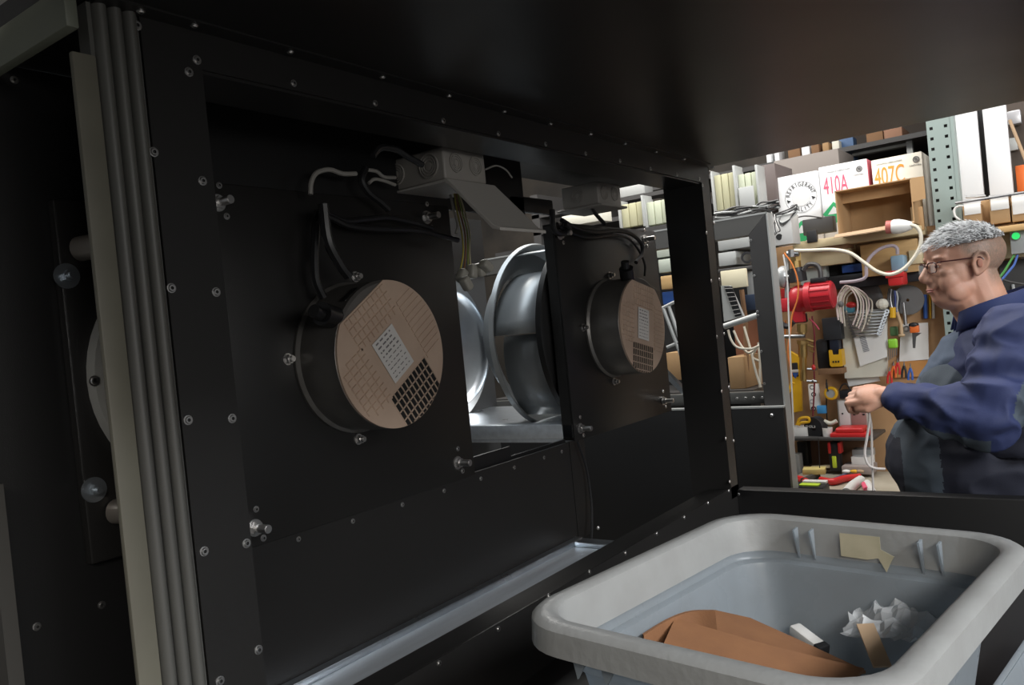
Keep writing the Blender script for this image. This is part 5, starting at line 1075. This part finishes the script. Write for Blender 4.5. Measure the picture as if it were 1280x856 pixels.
# bib pocket, strap and piping
pk = L(1182, 470, 2.40)
q = Vector((.17, .085, 1.285)); obj('button', MB().cyl(q, q+Vector((.010, .006, 0)), .008, 14), CHROME, MAN, 'metal snap button', local=True)
for s in (-1, 1): obj('boot', MB().cap((-.05, s*.12, .055), (.14, s*.14, .045), .054, .045), BLK, MAN, local=True)
# --- hair
HG = mat('silver_hair', (0.62, 0.63, 0.64), 0.5, col2=(0.28, 0.28, 0.28), nscale=60)
HS = mat('short_side_hair', (0.38, 0.245, 0.175), 0.75, col2=(.30, .20, .145), nscale=60)
def hairline(x): return .030+.020*max(0, x)/.1+ (-.0 if x > -.03 else (x+.03)*.25)
def shell(name, f, gx, M, keep, thick=0.004):
    bm = bmesh.new(); bmesh.ops.create_uvsphere(bm, u_segments=64, v_segments=40, radius=1)
    for v in bm.verts:
        a = v.co.copy(); v.co = Vector((-.014+a.x*.100*f, a.y*.079*f, .030+a.z*.077*gx))
    bmesh.ops.delete(bm, geom=[v for v in bm.verts if not keep(v.co)], context='VERTS')
    for v in bm.verts:
        n_ = noise.noise(v.co*90)*.0025+noise.noise(v.co*35)*.003; v.co += v.co.normalized()*n_; v.co = HR @ v.co
    me = bpy.data.meshes.new(name); bm.to_mesh(me); bm.free(); me.shade_smooth()
    o = mobj(name, me, M, MAN); s_ = o.modifiers.new('t', 'SOLIDIFY'); s_.thickness = thick; return o
top = shell('hair', 1.06, 1.09, HG, lambda c: c.z > .056-.010*(c.x/.1) and c.x < .086)
rg = random.Random(4); mb = MB()
for i in range(2600):
    a = rg.uniform(0, 2*PI); e = rg.uniform(.25, 1) ; el = math.asin(min(1, e))
    d_ = Vector((math.cos(el)*math.cos(a), math.cos(el)*math.sin(a), math.sin(el))); p_ = Vector((-.014+d_.x*.106, d_.y*.084, .032+d_.z*.083))
    if p_.z < .056-.010*(p_.x/.1): continue
    dr = (Vector((.9, d_.y*.6, -.25))+d_*.55+Vector((rg.uniform(-.35, .35), rg.uniform(-.35, .35), rg.uniform(-.3, .3)))).normalized()
    ln = rg.uniform(.012, .024)*(1.25 if p_.x > .05 else 1); sd_ = dr.cross(d_).normalized()*.0013
    b0 = HR @ (p_-sd_); b1 = HR @ (p_+sd_); b2 = HR @ (p_+d_*.002); tip = HR @ (p_+dr*ln+Vector((0, 0, -.006 if p_.x > .05 else 0)))
    mb.m(0 if rg.random() < .8 else 1).add([b0, b1, b2, tip], [(0, 1, 3), (1, 2, 3), (2, 0, 3)])
hs_ = obj('hair_strand', mb, [mat('silver_strand', (.80, .81, .82), .4), mat('dark_strand', (.12, .12, .12), .5)], top, local=True, smooth=0); hs_['kind'] = 'stuff'
mb = MB()
for s in (-1, 1):
    for k in range(26):
        t_ = k/25; p_ = h(.086-.012*t_-.006*t_*t_, s*(.014+.036*t_), .025+.005*math.sin(PI*t_*.9)); mb.tube([p_, p_+HM @ Vector((.004, s*.006, .002-.004*t_))], lambda q_: .0012*(1-q_*.8), 4)
obj('eyebrow', mb, mat('brow_hair', (.30, .27, .24), .7), MAN, local=True, smooth=0)
# lips, closed-lid line
obj('lips', MB().ell(h(.0965, 0, -.0685), (.0060, .0205, .0032), HM).ell(h(.0960, 0, -.0750), (.0058, .0180, .0036), HM), mat('lip_tone', (.48, .20, .17), .5), MAN, 'pinkish lips', local=True)
for s in (-1, 1):
    obj('eye', MB().ell(h(.0785, s*.031, .001), (.0085, .0105, .0065), HM), mat('eye_white', (.55, .50, .46), .2), MAN, local=True)
    obj('iris', MB().ell(h(.0862, s*.0315, -.0005), (.0014, .0042, .0036), HM), mat('iris_dark', (.05, .045, .04), .2), MAN, local=True)
    obj('eyelid', MB().ell(h(.0785, s*.031, .0055), (.0100, .0130, .0055), HM), SKIN, MAN, local=True)
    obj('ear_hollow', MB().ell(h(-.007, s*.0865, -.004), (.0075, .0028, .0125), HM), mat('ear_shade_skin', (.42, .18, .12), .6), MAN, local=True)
# glasses
GF = mat('dark_red_frame', (.06, .012, .010), .3); gl = thing('glasses_frame', (0, 0, 0), None, None); bpy.data.objects.remove(gl)
mb = MB()
for s in (-1, 1):
    c = (.099, s*.033, -.002); pts = []
    for i in range(21):
        a = 2*PI*i/20; ca, sa = math.cos(a), math.sin(a); ex = .6
        y = math.copysign(abs(ca)**ex, ca)*.0245; z = math.copysign(abs(sa)**ex, sa)*.0150
        pts.append(h(c[0]-abs(c[1]+y*1)*.12+.002, c[1]+y, c[2]+z))
    mb.tube(pts, .0014, 6)
    up_ = [p for p in pts[0:11]]; mb.tube(up_, .0021, 6)
    mb.tube([h(.092, s*.058, .010), h(.086, s*.070, .012), h(.050, s*.077, .012), (h(.000, s*.0835, .013)), h(-.014, s*.087, .008), h(-.026, s*.088, -.010)], .0021, 6, 4)
mb.tube([h(.100, -.009, .003), h(.104, 0, .006), h(.100, .009, .003)], .0016, 6, 3)
gf = obj('glasses', mb, GF, MAN, 'dark red framed glasses', local=True)
for s in (-1, 1): obj('lens', MB().obox(HR @ Matrix.Translation((.0960, s*.033, -.002)) @ Matrix.Rotation(s*-.12, 4, 'Z'), .001, .046, .027), mat('lens_glass', (.9, .92, .92), .05, alpha=.16), gf, local=True)
# white cable held in the hand
A_ = at(1083, 500, Y=2.33)
single('white_cable', MB().tube([at(1081,503,Y=2.32), at(1087,520,Y=2.33), at(1084,545,Y=2.33), at(1081,566,Y=2.33), at(1085,580,Y=2.33), at(1094,585,Y=2.34), at(1106,586,Y=2.36)], .0034, 8, 8)
       .tube([at(1084,507,Y=2.34), at(1089,530,Y=2.35), at(1090,565,Y=2.35), at(1091,600,Y=2.36), at(1093,640,Y=2.37)], .0030, 8, 8), mat('white_cable_sheath', (.74, .70, .68), .4), 'white cable held in the hand and hanging in two strands', 'cable')
